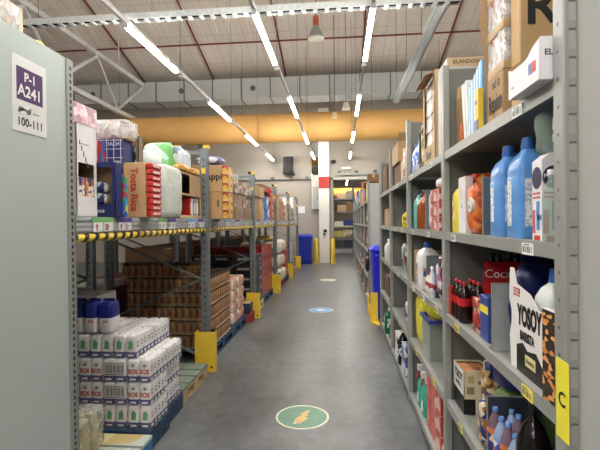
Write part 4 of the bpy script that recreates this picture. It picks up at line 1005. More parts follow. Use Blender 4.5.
mb = MB(o); mb.box(-1.2795, -1.2788, 1.616, 1.768, 2.006, 2.139); pp = mb.build('purple_square', solid((72, 34, 92), 0.4, 0, 0.03), t)
MB(o).text('P-1', 0.052, (-1.2783, 1.692, 2.102), '+x').build('lettering', WHITE, pp)
MB(o).text('A241', 0.064, (-1.2783, 1.690, 2.044), '+x').build('lettering', WHITE, pp)
MB(o).text('100-111', 0.046, (-1.2790, 1.692, 1.917), '+x').build('lettering', BLACK, t)
mb = MB(o); mb.box(-1.2795, -1.2788, 1.70, 1.745, 1.963, 1.966, 0)
for q in range(7): mb.box(-1.2795, -1.2786, 1.612 + 0.012 * q, 1.634 + 0.012 * q, 1.945 + 0.006 * (q * 5 % 4), 1.972 + 0.005 * (q * 3 % 4), 1)
mb.build('torn_sticker', [BLACK, WHITE], t)
t = carton('film-wrapped pale brown carton lying on top of the near shelving unit', -1.75, -1.31, 1.42, 1.70, 2.247, 2.40, printed(((206, 186, 160), (224, 208, 186), (190, 160, 126)), 8), tape=False, name='wrapped_box')
MB((-1.53, 1.56, 2.247)).pillow(-1.76, -1.30, 1.41, 1.735, 2.2475, 2.415, 0, 0.3, 16, 8, 0.03).build('shrink_film', film(0.5), t)
pouch('small yellow bag on top of the near shelving unit', -1.42, -1.31, 1.79, 1.85, 2.247, 2.32, solid((236, 214, 100), 0.4), seal=False)
carton('small dark box at the corner on top of the near shelving unit', -1.42, -1.31, 1.865, 1.92, 2.247, 2.31, solid((70, 66, 62), 0.5), tape=False, name='small_box')

# ------------------------------------------------------------------ pallet rack
PY = [2.06, 4.33, 6.74, 9.12, 11.5, 13.9]
RACK = solid((122, 128, 130), 0.45, 0.35, 0.08, 5)
HAZ = hazard(0.1)
def rack(label, xf, xb, group):
    o = ((xf + xb) / 2, 8, 0)
    t = thing('pallet_rack', label, 'rack', o, 0, group)
    for y in PY:
        for x in (xf, xb):
            mb = MB(o); mb.box(x - 0.04, x + 0.04, y - 0.035, y + 0.035, 0.008, 2.26 if y > 3 else 1.56, 0, None, 0.006)
            for q in range(30 if y > 3 else 20):
                mb.box(x - 0.006, x + 0.006, y - 0.0356, y - 0.035, 0.1 + q * 0.07, 0.125 + q * 0.07, 1)
            u = mb.build('upright_post', [RACK, DARK], t)
            MB(o).box(x - 0.06, x + 0.06, y - 0.055, y + 0.055, 0, 0.0075).build('base_plate', RACK, u)
        if y < 3: continue
        MB(o).box(xb + 0.041, xf - 0.041, y - 0.015, y + 0.015, 2.20, 2.24).build('top_tie', RACK, t)
        mb = MB(o); s = 1 if xf > xb else -1
        mb.box(xf - 0.005, xf + 0.05, y - 0.03, y + 0.03, 2.262, 2.295, 0); mb.box(xf - 0.06, xf - 0.005, y - 0.03, y + 0.03, 2.262, 2.30, 1)
        mb.build('end_cap', [YELLOW, BLACK], t)
        MB(o).box(xf - 0.02, xf + 0.02, y - 0.0375, y - 0.0362, 2.0, 2.06, 0).build('sticker', YELLOW, t)
        zz = [0.12, 0.62, 1.10, 1.35]
        for (za, zb) in ((0.12, 0.52), (0.92, 0.52), (0.92, 1.32), (1.60, 2.15)):
            mb = MB(o); mb.bar((xf - 0.041, y, za), (xb + 0.041, y, zb), 0.03, 0.02); mb.build('brace', RACK, t)
    for i in range(5):
        a, b = PY[i] + 0.036, PY[i + 1] - 0.036
        mb = MB(o); mb.box(xf - 0.04, xf + 0.005, a, b, 1.45, 1.54)
        for z in (1.462, 1.49, 1.52): mb.box(xf + 0.005, xf + 0.014, a, b, z, z + 0.014)
        bm = mb.build('front_beam', solid((192, 195, 198), 0.35, 0.2, 0.06), t)
        mb = MB(o); mb.rod((xf - 0.005, a, 1.425), (xf - 0.005, b, 1.425), 0.024, 14); mb.build('hazard_bumper', HAZ, bm)
        MB(o).box(xb - 0.01, xb + 0.035, a, b, 1.42, 1.54).build('back_beam', RACK, t)
        mb = MB(o)
        n = 10
        for q in range(n):
            p = a + (b - a) * q / n; mb.box(xb + 0.036, xf - 0.041, p + 0.002, a + (b - a) * (q + 1) / n - 0.002, 1.50, 1.535)
        mb.build('deck_board', solid((140, 136, 128), 0.6, 0.1), t)
    return t
rack('long grey pallet rack along the aisle with a yellow and black beam edge', -1.38, -2.42, None)
rack('second pallet rack standing in shade behind the first one', -2.62, -3.66, None)
for i, y in enumerate(PY[1:]):
    o = (-1.367, y - 0.09, 0)
    t = thing('post_guard', 'yellow steel guard at the foot of the %s rack post from the camera' % ORD[i], 'guard', o, 0, 'yellow post guards')
    mb = MB(); mb.box(-0.10, 0.10, -0.016, 0.0, 0.0, 0.40); mb.box(-0.10, -0.085, 0.0, 0.075, 0.0, 0.40); mb.box(0.085, 0.10, 0.0, 0.075, 0.0, 0.40); mb.build('shield', YELLOW, t)
    mb = MB()
    for sx in (-1, 1): mb.rod((sx * 0.07, -0.02, 0.05), (sx * 0.07, -0.016, 0.05), 0.012, 8)
    mb.box(0.06, 0.10, -0.0, 0.05, 0.401, 0.425); mb.build('bolt', BLACK, t)
# coloured price cards along the front beam
GC, PC, BC = solid((120, 180, 110), 0.4), solid((84, 74, 150), 0.4), solid((110, 170, 214), 0.4)
cards = [(2.27, 0.23, GC, 'green', True), (2.55, 0.18, PC, 'purple', False), (3.14, 0.16, GC, 'green', False), (3.33, 0.16, PC, 'purple', False), (3.78, 0.19, BC, 'light blue', False), (4.06, 0.17, PC, 'purple', False),
         (4.60, 0.22, PC, 'purple', False), (5.05, 0.22, BC, 'light blue', False), (5.55, 0.24, PC, 'purple', False), (6.1, 0.24, GC, 'green', False), (7.0, 0.3, PC, 'purple', False), (7.7, 0.3, BC, 'light blue', False), (8.4, 0.3, GC, 'green', False), (9.5, 0.3, PC, 'purple', False), (10.3, 0.35, BC, 'light blue', False), (11.9, 0.35, PC, 'purple', False)]
cnt = {}
for (y, w, m, cn, arrows) in cards:
    cnt[cn] = cnt.get(cn, 0) + 1
    t = thing('price_card', '%s-topped white price card on the rack beam, %s %s one from the camera' % (cn, ORD[cnt[cn] - 1], cn), 'card', (-1.364, y, 1.455), 0, 'price cards on the rack beam')
    MB().box(0, 0.002, 0, w, 0.055, 0.083).build('header', m, t)
    mb = MB(); mb.box(0, 0.0018, 0.012, w * 0.46, 0.002, 0.054); mb.box(0, 0.0018, w * 0.52, w - 0.012, 0.002, 0.054)
    for q in range(4): mb.box(0.0018, 0.0022, w * 0.56, w * (0.66 + 0.07 * (q % 3)), 0.01 + 0.01 * q, 0.015 + 0.01 * q, 1)
    mb.build('card_sheet', [TAGW, solid((90, 90, 100), 0.5)], t)
    for k in ((0.2, 0.68) if arrows else (0.2,)):
        mb = MB(); yc = w * k; mb.box(0.0024, 0.003, yc - 0.006, yc + 0.006, 0.008, 0.03); mb.prism([(yc - 0.014, 0.03), (yc + 0.014, 0.03), (yc, 0.048)], 'x', 0.0024, 0.003); mb.build('arrow', RED, t)
t = thing('paper_notice', 'white paper notice on the far end post of the pallet rack', 'sign', (-1.30, 13.84, 1.78))
MB((-1.30, 13.84, 1.78)).box(-1.34, -1.12, 13.855, 13.86, 1.78, 2.0).build('sheet', solid((238, 238, 238), 0.4, 0, 0.01), t)
mb = MB((-1.30, 13.84, 1.78)); mb.box(-1.345, -1.115, 13.8605, 13.864, 1.775, 2.005); mb.build('holder', GREY, t)

# ------------------------------------------------------------------ goods on the rack deck
ZD = 1.542
Wh = solid((232, 230, 230), 0.45, 0, 0.03)
display('white cereal case with a dark window at the near end of the rack deck', -1.72, -1.385, 2.17, 2.36, ZD, ZD + 0.50, Wh, '+x', (2.185, 2.335, ZD + 0.11, ZD + 0.29), inner=KRAFT_D, lip_open=False,
        patches=[('+x', 2.195 + 0.018 * q, 2.203 + 0.018 * q, ZD + 0.385 - 0.03 * q, ZD + 0.41 - 0.028 * q, solid((80, 90, 160), 0.4)) for q in range(5)] + [('+x', 2.21 + 0.02 * q, 2.225 + 0.02 * q, ZD + 0.39, ZD + 0.395, solid((110, 120, 176), 0.4)) for q in range(4)])
CER = printed(((60, 70, 140), (226, 160, 110), (230, 220, 206), (232, 228, 220), (206, 120, 70), (50, 60, 120)), 42)
for i in range(2):
    carton('orange and blue cereal box inside the white case, %s' % ['nearer', 'farther'][i], -1.62, -1.395, 2.18 + 0.088 * i, 2.262 + 0.088 * i, ZD + 0.006, ZD + 0.215, CER, tape=False, name='cereal_box', group='cereal boxes in the white case')
for i in range(4):
    carton('pink and white film pack piled behind the white case, %s from the bottom' % ORD[i], -1.98, -1.60, 2.42, 2.74, ZD + 0.178 * i, ZD + 0.175 + 0.178 * i, printed(((206, 170, 176), (226, 206, 210), (180, 140, 150)), 24, 0.25, (1, 1, 1), 0.4), tape=False, name='wrapped_pack', cat='pack', group='pink film packs in a pile')
display('navy display box with a tall window showing snack packs on the rack deck', -1.505, -1.345, 2.49, 2.57, ZD, ZD + 0.33, NAVY, '-y', (-1.48, -1.368, ZD + 0.075, ZD + 0.30), inner=KRAFT, lip_open=False, texts=[('Lipus', 0.035, '-y', -1.45, ZD + 0.038, WHITE)])
SN = printed(((226, 220, 200), (50, 60, 120), (190, 206, 196), (220, 160, 110)), 26)
for i in range(3):
    pouch('snack pack lying in the navy display box, %s from the bottom' % ORD[i], -1.497, -1.405, 2.496, 2.562, ZD + 0.008 + 0.07 * i, ZD + 0.076 + 0.07 * i, SN, e=0.6, seal=False, group='snack packs in the navy box')
carton('slim bright blue box with red and yellow dots beside the navy display', -1.405, -1.33, 2.585, 2.61, ZD, ZD + 0.26, printed(((40, 90, 180), (60, 130, 210), (200, 60, 70), (220, 210, 90), (70, 160, 110)), 30), tape=False, name='snack_box')
carton('slim tall blue and red pack between the pink film packs and navy bundle', -1.655, -1.60, 2.78, 2.833, ZD, ZD + 0.52, printed(((70, 110, 180), (60, 90, 160), (190, 60, 50)), 7), tape=False, name='slim_pack', cat='pack', label_patch=('-y', -1.65, -1.615, ZD + 0.34, ZD + 0.47, RED))
o = (-1.6, 2.91, ZD)
t = thing('wrapped_bundle', 'tall navy bundle under a white net of straps on the rack deck', 'bundle', o)
MB(o).box(-1.80, -1.478, 2.84, 2.985, ZD, ZD + 0.54, 0, None, 0.005).build('carton', NAVY, t)
mb = MB(o)
for q in range(5): mb.box(-1.49 - 0.05 * q - 0.003, -1.49 - 0.05 * q, 2.8375, 2.8398, ZD, ZD + 0.54)
for q in range(9): mb.box(-1.80, -1.478, 2.8375, 2.8398, ZD + 0.05 + 0.06 * q, ZD + 0.053 + 0.06 * q)
mb.build('strap_net', WHITE, t)
MB(o).text('ARTIACH', 0.034, (-1.57, 2.836, ZD + 0.505), '-y').build('lettering', solid((210, 214, 226), 0.4), t)
mb = MB(o); mb.box(-1.535, -1.50, 2.836, 2.8374, ZD + 0.34, ZD + 0.39); mb.build('barcode', solid((200, 204, 214), 0.4), t)
t = carton('pale film-wrapped tray on top of the navy bundle', -1.80, -1.455, 2.845, 2.985, ZD + 0.542, ZD + 0.66, printed(((196, 176, 160), (226, 222, 218), (150, 130, 124)), 12), tape=False, name='wrapped_tray', cat='tray')
MB((-1.6275, 2.915, ZD + 0.542)).pillow(-1.815, -1.42, 2.83, 3.0, ZD + 0.5425, ZD + 0.68, 0, 0.35, 16, 8, 0.03).build('shrink_film', film(0.38), t)
t = carton('brown biscuit case with red script lettering and red packs along its open side', -1.470, -1.315, 2.83, 3.005, ZD, ZD + 0.375, solid((182, 148, 104), 0.65, 0, 0.05), tape=False, texts=[('Tosta Rica', 0.07, '-y', -1.395, ZD + 0.19, solid((176, 40, 36), 0.5), R(-90))])
MB(((-1.470 - 1.315) / 2, (2.83 + 3.005) / 2, ZD)).box(-1.3148, -1.27, 2.832, 3.003, ZD, ZD + 0.003).build('tray_lip', KRAFT, t)
for i in range(9):
    z = ZD + 0.004 + 0.041 * i
    o = (-1.29, 2.92, z)
    t = thing('biscuit_pack', 'red biscuit pack at the open side of the brown case, %s from the bottom' % ORD[i], 'pack', o, 0, 'red biscuit packs')
    MB(o).box(-1.313, -1.272, 2.835, 3.0, z, z + 0.039, 0, None, 0.008).build('wrapper', RED, t)
    MB(o).box(-1.2719, -1.271, 2.86, 2.97, z + 0.012, z + 0.028).build('logo', solid((230, 200, 196), 0.4), t)
display('grey-green display case with white and black logo behind the brown biscuit case', -1.66, -1.455, 3.03, 3.10, ZD, ZD + 0.60, solid((124, 112, 90), 0.6), '-y', (-1.645, -1.475, ZD + 0.30, ZD + 0.58), inner=KRAFT_D)
pouch('white and black printed bag inside the grey-green display case', -1.645, -1.48, 3.038, 3.09, ZD + 0.30, ZD + 0.54, printed(((190, 206, 206), (30, 34, 40), (210, 216, 210), (70, 80, 80)), 14), e=0.4, seal=False)
carton('plain brown carton in the lower half of the grey-green display case', -1.645, -1.48, 3.038, 3.09, ZD + 0.006, ZD + 0.295, KRAFT, tape=False)
LF = solid((220, 228, 220), 0.2, 0, 0.07, 14, 0.8, 0.8)
pouch('large whitish-green film bag bulging over the rack edge beside the biscuit case', -1.60, -1.335, 3.24, 3.62, ZD, ZD + 0.43, [LF], e=0.25, wob=0.05, seal=False, patch=None)
pouch('white plastic sheet bundle lying over the film bag, sloping towards the aisle', -1.68, -1.50, 3.25, 3.60, ZD + 0.433, ZD + 0.545, solid((228, 232, 230), 0.3, 0, 0.06, 10, 0.8), e=0.4, wob=0.06, seal=False)
# two open trays with books and packs
display('brown open tray with red and blue packs below the half-open carton', -1.95, -1.395, 3.67, 4.25, ZD, ZD + 0.205, KRAFT_L, '+x', (3.70, 4.22, ZD + 0.03, ZD + 0.205), inner=KRAFT)
for (ya, yb, m, nm) in ((3.96, 4.0, RED, 'red'), (4.01, 4.04, Wh, 'white'), (4.05, 4.10, solid((70, 110, 190), 0.4), 'blue'), (4.11, 4.20, KRAFT_L, 'tan')):
    carton('slim %s pack standing in the brown open tray' % nm, -1.80, -1.405, ya, yb, ZD + 0.006, ZD + 0.195, m, tape=False, name='slim_pack', cat='pack', label_patch=('+x', ya + 0.008, yb - 0.008, ZD + 0.05, ZD + 0.15, solid((220, 216, 206), 0.4)))
display('half-open grey-brown carton resting on the brown open tray', -1.95, -1.395, 3.67, 4.25, ZD + 0.207, ZD + 0.42, KRAFT, '+x', (3.70, 3.93, ZD + 0.23, ZD + 0.40), inner=KRAFT_D, lip_open=False)
for i in range(2):
    pouch('yellow-orange bread bag on the half-open carton, %s' % ['nearer', 'farther'][i], -1.475, -1.385, 3.68 + 0.29 * i, 3.96 + 0.29 * i, ZD + 0.422, ZD + 0.49, printed(((226, 170, 70), (236, 196, 110), (200, 120, 60)), 22), e=0.6, seal=False, group='yellow bread bags')
GP = printed(((120, 190, 110), (150, 206, 140), (200, 220, 210), (60, 80, 90)), 9)
pouch('large green and white printed pack standing behind the bread bags', -1.74, -1.48, 3.67, 3.92, ZD + 0.422, ZD + 0.68, GP, e=0.35)
for i in range(2):
    pouch('white and blue bread pack behind the bread bags, %s of two' % ['nearer', 'farther'][i], -1.70, -1.48, 3.94 + 0.16 * i, 4.09 + 0.16 * i, ZD + 0.422, ZD + 0.69 - 0.02 * i, printed(((228, 232, 236), (140, 170, 210), (226, 206, 120), (210, 220, 230)), 16), e=0.35, group='white and blue bread packs')
# beyond the first post
pouch('small pink and white bag beside the first rack post', -1.52, -1.385, 4.39, 4.47, ZD, ZD + 0.22, printed(((226, 190, 180), (232, 228, 220), (200, 110, 90)), 30))
for i in range(2):
    z = ZD + 0.287 * i
    t = carton('tan carton with black word and yellow packs on its aisle side, %s of two' % ['lower', 'upper'][i], -1.59, -1.245, 4.50, 4.78, z, z + 0.285, solid((200, 162, 112), 0.65, 0, 0.05), texts=[('appi', 0.10, '-y', -1.325, z + 0.16, DARK)] if i else [('l', 0.1, '-y', -1.29, z + 0.16, DARK)], group='tan cartons after the first post')
    MB(((-1.59 - 1.245) / 2, 4.64, z)).box(-1.2448, -1.20, 4.505, 4.775, z, z + 0.0035).build('tray_lip', KRAFT, t)
    for k in range(3):
        carton('yellow packet at the side of the %s tan carton, %s from bottom' % (['lower', 'upper'][i], ORD[k]), -1.242, -1.20, 4.51, 4.77, z + 0.004 + 0.093 * k, z + 0.094 + 0.093 * k, printed(((226, 180, 80), (236, 206, 130), (190, 60, 50)), 20), tape=False, name='yellow_packet', cat='pack', group='yellow packets on the tan cartons')
pouch('purple and white film bag on top of the tan cartons', -1.57, -1.25, 4.50, 4.78, ZD + 0.575, ZD + 0.68, printed(((120, 116, 160), (220, 222, 230), (90, 90, 140)), 10), e=0.7, seal=False)
MULT = [printed(((190, 160, 130), (120, 90, 76), (222, 212, 204), (160, 120, 96)), 18, 0.35, (1, 1, 1), 0.4), printed(((216, 206, 200), (150, 110, 96), (236, 232, 228), (110, 100, 110)), 18, 0.3, (1, 1, 1), 0.4), printed(((176, 140, 106), (200, 176, 150), (96, 76, 66)), 14, 0.35, (1, 4, 0.5))]
for c in range(3):
    for l in range(3):
        z = ZD + 0.176 * l; y = 5.0 + 0.56 * c
        carton('brown and white film-wrapped multipack before the second post, %s column, %s' % (ORD[c], ['bottom', 'middle', 'top'][l]), -1.75, -1.37 - 0.02 * (l % 2), y, y + 0.53, z, z + 0.174, MULT[(l + c) % 3] if l else MULT[2], tape=False, name='multipack', cat='pack', group='film-wrapped multipacks before the second post')
pouch('white film heaped over the multipacks beside the second post', -1.74, -1.40, 5.1, 6.3, ZD + 0.53, ZD + 0.66, film(0.8), e=0.8, wob=0.1, seal=False)
# far bays: mixed goods by bay
far = [(6.86, 7.36, 3, 0.19, KRAFT, 'brown carton'), (7.40, 7.78, 3, 0.19, KRAFT_L, 'tan carton'), (7.82, 8.35, 2, 0.22, printed(((60, 130, 200), (226, 232, 236), (40, 90, 180)), 7), 'blue and white pack'),
       (8.40, 8.95, 3, 0.17, printed(((200, 90, 80), (226, 180, 120), (160, 50, 50)), 9), 'red and yellow pack'), (9.24, 9.8, 4, 0.14, printed(((200, 150, 90), (190, 90, 60), (230, 210, 160)), 9), 'orange printed pack'), (9.84, 10.5, 3, 0.15, KRAFT, 'plain brown carton'),
       (10.55, 11.3, 2, 0.18, printed(((226, 220, 214), (200, 140, 110), (150, 100, 90)), 8), 'white and brown pack'), (11.65, 12.2, 3, 0.14, KRAFT_L, 'pale tan carton'), (12.25, 12.9, 2, 0.17, printed(((80, 70, 60), (200, 180, 150), (140, 60, 50)), 8), 'dark printed pack'), (12.95, 13.7, 2, 0.19, printed(((210, 206, 196), (150, 160, 150)), 7), 'grey and white pack')]
for (ya, yb, n, h, m, nm) in far:
    for l in range(n):
        carton('%s on the far rack deck, %s from its pile bottom' % (nm, ORD[l]), -1.85, -1.37 - 0.015 * (l % 2), ya, yb, ZD + (h + 0.002) * l, ZD + (h + 0.002) * l + h, m, tape=False, name='stock_box', group='piles on the far rack deck')
carton('brown tray with red packs on top of the blue and white packs', -1.85, -1.40, 7.80, 8.55, ZD + 0.53, ZD + 0.66, KRAFT_D, tape=False, name='stock_box', label_patch=('+x', 7.85, 8.5, ZD + 0.54, ZD + 0.60, RED))
pouch('red film bag on the red and yellow packs near the third post', -1.80, -1.38, 8.56, 8.96, ZD + 0.52, ZD + 0.66, printed(((206, 70, 76), (226, 150, 150), (180, 50, 60)), 8), e=0.6, seal=False)
t = thing('leaning_board', 'pale upright board leaning at the far end of the rack deck', 'board', (-1.6, 13.1, ZD + 0.385))
MB((-1.6, 13.1, ZD + 0.385)).box(-1.75, -1.42, 13.1, 13.14, ZD + 0.387, ZD + 0.70).build('sheet', Wh, t)

# ------------------------------------------------------------------ pallets and floor stacks
def pallet(label, x0, x1, y0, y1, m, m2=None, h=0.128, group='pallets along the aisle'):
    o = ((x0 + x1) / 2, (y0 + y1) / 2, 0); t = thing('pallet', label, 'pallet', o, 0, group); m2 = m2 or m
    n = max(4, int((y1 - y0) / 0.14))
    for i in range(n):
        a = y0 + (y1 - y0) * i / n; b = y0 + (y1 - y0) * (i + 1) / n - 0.025 if i < n - 1 else y1
        MB(o).box(x0, x1, a, b, h - 0.02, h).build('deck_board', m, t)
    for i in range(3):
        xx = x0 + (x1 - x0 - 0.10) * i / 2
        mb = MB(o); mb.box(xx, xx + 0.10, y0, y1, h - 0.041, h - 0.0205); mb.box(xx, xx + 0.10, y0, y1, 0.001, 0.02); mb.build('stringer', m2, t)
        for j in range(3):
            yy = y0 + (y1 - y0 - 0.12) * j / 2
            MB(o).box(xx, xx + 0.10, yy, yy + 0.12, 0.0205, h - 0.0415).build('block', m2, t)
    return t
PB_ = solid((36, 64, 92), 0.6, 0, 0.2, 10); PG = solid((120, 132, 118), 0.7, 0, 0.18, 10); PR = solid((160, 56, 48), 0.6, 0, 0.15, 10)
STAIN = printed(((226, 206, 150), (214, 190, 130), (190, 200, 190), (232, 216, 170)), 5)
pallet('pale yellow-stained empty pallet with blue edges in front of the rice stack', -1.75, -1.225, 2.13, 2.69, STAIN, solid((60, 120, 170), 0.6))
pallet('dark blue pallet under the rice stack, nearest the camera', -1.96, -1.255, 2.72, 3.05, PB_)
pallet('dark blue pallet under the rear half of the rice stack', -1.98, -1.285, 3.075, 3.40, PB_)
pallet('empty grey-green pallet between the rice stack and the first post', -1.98, -1.30, 3.44, 4.10, PG, WOOD)
pallet('blue pallet under the brown jar stack', -2.42, -1.40, 4.56, 5.585, PB_)
pallet('blue pallet under the orange and white packs', -2.1, -1.40, 5.60, 6.32, PB_)
pallet('low red pallet with the navy tray before the second post', -1.95, -1.335, 6.34, 6.62, PR)
pallet('wooden pallet under the black boxes', -2.5, -1.38, 6.90, 7.68, solid((206, 186, 120), 0.6, 0, 0.1))
pallet('blue pallet under the red crates', -2.45, -1.40, 7.72, 8.88, PB_)
pallet('dark red pallet under the white sacks', -2.3, -1.36, 9.2, 10.55, PR)
pallet('blue pallet under the far red stack', -2.2, -1.36, 10.60, 11.36, PB_)
pallet('wooden pallet beyond the fourth post', -2.2, -1.38, 11.6, 13.7, WOOD)
ZP = 0.13
# rice bundles: two by five bags in shrink film
def rice_bag_mb(green):
    mb = MB(); mb.pillow(-0.039, 0.039, -0.0275, 0.0275, 0, 0.150, 0, 0.32, 16, 26, 0.0, None, lambda f: 1 if f < 0.30 else 0)
    if green:
        mb.prism([(-0.016, 0.06), (0.016, 0.06), (0.02, 0.10), (0.006, 0.122), (-0.012, 0.11)], 'y', -0.0288, -0.0278, 4)
    else:
        mb.text('SOS', 0.040, (0, -0.0292, 0.072), '-y', 2, True, 0, 0.95)
        mb.box(-0.008, 0.012, -0.0290, -0.0282, 0.105, 0.122, 3)
    mb.box(-0.02, 0.02, -0.0290, -0.0282, 0.015, 0.026, 0)
    for q in range(2): mb.box(0.0392, 0.0398, -0.015, 0.012, 0.075 + 0.022 * q, 0.085 + 0.022 * q, 3)
    mb.box(0.0392, 0.0398, -0.018, 0.014, 0.014, 0.03, 0)
    return mb
RM = [solid((230, 226, 226), 0.35, 0, 0.04, 12), solid((44, 58, 128), 0.35, 0, 0.08), solid((186, 50, 44), 0.4), solid((110, 108, 116), 0.5), solid((70, 160, 100), 0.4)]
BARC = solid((40, 40, 44), 0.5)
SFILM = film(0.12, (244, 244, 248), 11)
def rice_proto(kind):
    t = thing('rice_bundle', 'x', 'bundle', (0, 0, 0))
    src = None
    for i in range(2):
        for j in range(5):
            if src is None: b = src = rice_bag_mb(kind == 'green').build('rice_bag', RM, t)
            else: b = src.copy(); COL.objects.link(b); b.parent = t
            b.location = (-0.0405 + 0.081 * i, -0.113 + 0.0565 * j, 0.001)
    MB().box(-0.0825, 0.0825, -0.1425, 0.1425, 0.0003, 0.1525).build('shrink_film', SFILM, t)
    if kind == 'bar':
        mb = MB(); mb.box(-0.075, 0.075, -0.1436, -0.1428, 0.045, 0.135, 0)
        for q in range(16): mb.box(-0.068 + 0.0088 * q, -0.068 + 0.0088 * q + 0.002 + 0.0016 * (q * 7 % 3), -0.1442, -0.1436, 0.062, 0.118, 1)
        mb.box(-0.07, 0.07, -0.1442, -0.1436, 0.05, 0.054, 1); mb.box(-0.07, 0.07, -0.1442, -0.1436, 0.125, 0.128, 1)
        mb.build('barcode_panel', [solid((206, 206, 204), 0.4), BARC], t)
    return t
protos = {}
def place_rice(kind, loc, label):
    if kind not in protos:
        p = rice_proto(kind); protos[kind] = p; p.location = loc; p['label'] = label; p['group'] = 'rice bundles in the near stack'
    else: dup(protos[kind], loc, 0, label)
lay = ['bottom', 'second', 'third', 'fourth']
for k in range(4):
    for r in range(2):
        for c in range(4):
            if r == 1 and c > 1 and k < 3: continue
            x = -1.345 - 0.1685 * c - (0.105 if k == 3 else 0) - (0.03 if r == 1 and k < 2 else 0); y = 2.755 + 0.1425 + 0.29 * r + (0.02 if k == 3 else 0) + (0.03 if r and k < 2 else 0)
            kind = 'green' if k in (0, 3) else ('bar' if (c == 1 and r == 0) else 'plain')
            lb = 'white rice bundle, %s layer of the near stack, %s row, %s from aisle' % (lay[k], ['front', 'rear'][r], ORD[c])
            place_rice(kind, (x, y, ZP + 0.1545 * k), lb)
zt = ZP + 0.1545 * 4
for i in range(4):
    x = -1.60 - 0.105 * i; y = 2.86
    o = (x, y, zt + 0.001)
    t = thing('rice_sack', 'white rice sack with blue gathered top on the near stack, %s from the aisle' % ORD[i], 'sack', o, 0, 'blue-topped rice sacks')
    mb = MB(); mb.pillow(-0.05, 0.05, -0.07, 0.07, 0, 0.22, 0, 0.36, 20, 22, 0.07, None, lambda f: 1 if f > 0.50 else 0); mb.build('bag', [RM[0], solid((34, 46, 130), 0.3, 0, 0.2, 20)], t)
    mb = MB(); mb.box(-0.04, 0.04, -0.004, 0.004, 0.205, 0.235); mb.build('gathered_top', solid((34, 46, 130), 0.3, 0, 0.2, 20), t)
    MB().text('sos', 0.03, (0.01, -0.0715, 0.09), '-y').build('lettering', RM[2], t)
0 and pouch('crumpled white film heap on the near stack beside the blue-topped sacks', -1.58, -1.375, 2.95, 3.33, zt + 0.001, zt + 0.05, solid((226, 224, 224), 0.2, 0, 0.1, 12, 0.8), e=0.4, wob=0.12, seal=False)
carton('white film-wrapped pack behind the blue-topped sacks', -1.98, -1.76, 2.98, 3.25, zt + 0.001, zt + 0.23, printed(((226, 222, 218), (190, 184, 180), (232, 230, 228)), 10, 0.25), tape=False, name='wrapped_pack', cat='pack')
t = pouch('clear wrapped bundle of jars on the yellow-stained pallet', -1.72, -1.45, 2.22, 2.56, 0.13, 0.40, film(0.3, (226, 226, 214), 24), e=0.3, wob=0.03, seal=False)
for i in range(3):
    for j in range(3):
        mb = MB((-1.585, 2.39, 0.13)); mb.lathe(-1.665 + 0.08 * i, 2.29 + 0.095 * j, 0.135, [(0.034, 0), (0.036, 0.01), (0.036, 0.16), (0.028, 0.19), (0.028, 0.22)], 12); mb.build('jar', solid((170, 160, 120), 0.25, 0, 0.1), t)

# brown jars in film
JM = [printed(((164, 118, 74), (150, 104, 62), (120, 74, 42), (168, 128, 84)), 34, 0.3), solid((66, 44, 30), 0.4)]
def jar_proto():
    t = thing('jar_bundle', 'x', 'bundle', (0, 0, 0)); src = None
    for i in range(4):
        for j in range(3):
            if src is None:
                mb = MB(); mb.lathe(0, 0, 0, [(0.031, 0), (0.0345, 0.006), (0.0345, 0.115), (0.026, 0.128), (0.031, 0.130), (0.031, 0.148)], 14, [0, 0, 0, 1, 1]); src = b = mb.build('jar', JM, t)
            else: b = src.copy(); COL.objects.link(b); b.parent = t
            b.location = (-0.1155 + 0.077 * i, -0.077 + 0.077 * j, 0.006)
    MB().box(-0.154, 0.154, -0.116, 0.116, 0.0, 0.0055).build('tray', KRAFT_L, t)
    MB().box(-0.1555, 0.1555, -0.1165, 0.1165, 0.0003, 0.1535).build('shrink_film', film(0.08, (236, 214, 186), 7), t)
    return t
JP = None
lay6 = ['bottom', 'second', 'third', 'fourth', 'fifth', 'sixth']
for k in range(6):
    for r in range(4):
        for c in range(3):
            if k == 5 and r > 0: continue
            if c > 0 and r > 0 and k < 4: continue
            lb = 'brown jar bundle, %s layer of its stack, %s row from camera, %s from aisle' % (lay6[k], ORD[r], ORD[c])
            loc = (-1.575 - 0.315 * c - (0.06 if k == 5 else 0), 4.68 + 0.236 * r, ZP + 0.1555 * k)
            if JP is None: JP = jar_proto(); JP.location = loc; JP['label'] = lb; JP['group'] = 'brown jar bundles'
            else: dup(JP, loc, 0, lb)
# orange and white packs
OW = printed(((226, 150, 110), (232, 214, 200), (214, 110, 70), (236, 230, 224), (220, 180, 150)), 17, 0.3, (1, 1, 1), 0.4)
for k in range(4):
    for r in range(2):
        for c in range(2):
            x1 = -1.42 - 0.33 * c; y = 5.62 + 0.34 * r; z = ZP + 0.152 * k
            pouch('orange and white film pack, %s layer, %s row, %s' % (lay[k], ['near', 'far'][r], ['on the aisle side', 'behind the aisle side'][c]), x1 - 0.32, x1, y, y + 0.33, z, z + 0.15, OW, e=0.22, wob=0.02, seal=False, name='film_pack', cat='pack', group='orange and white packs on the floor pallet')
carton('navy tray with a pale board on top, on the red pallet', -1.85, -1.36, 6.36, 6.60, ZP, ZP + 0.155, solid((40, 46, 80), 0.45), tape=False, name='stock_tray', cat='tray', label_patch=('top', -1.85, -1.36, 6.36, 6.60, WOOD))
BK = solid((30, 30, 36), 0.4, 0, 0.1); BKN = solid((44, 52, 84), 0.4, 0, 0.1)
BKs = None
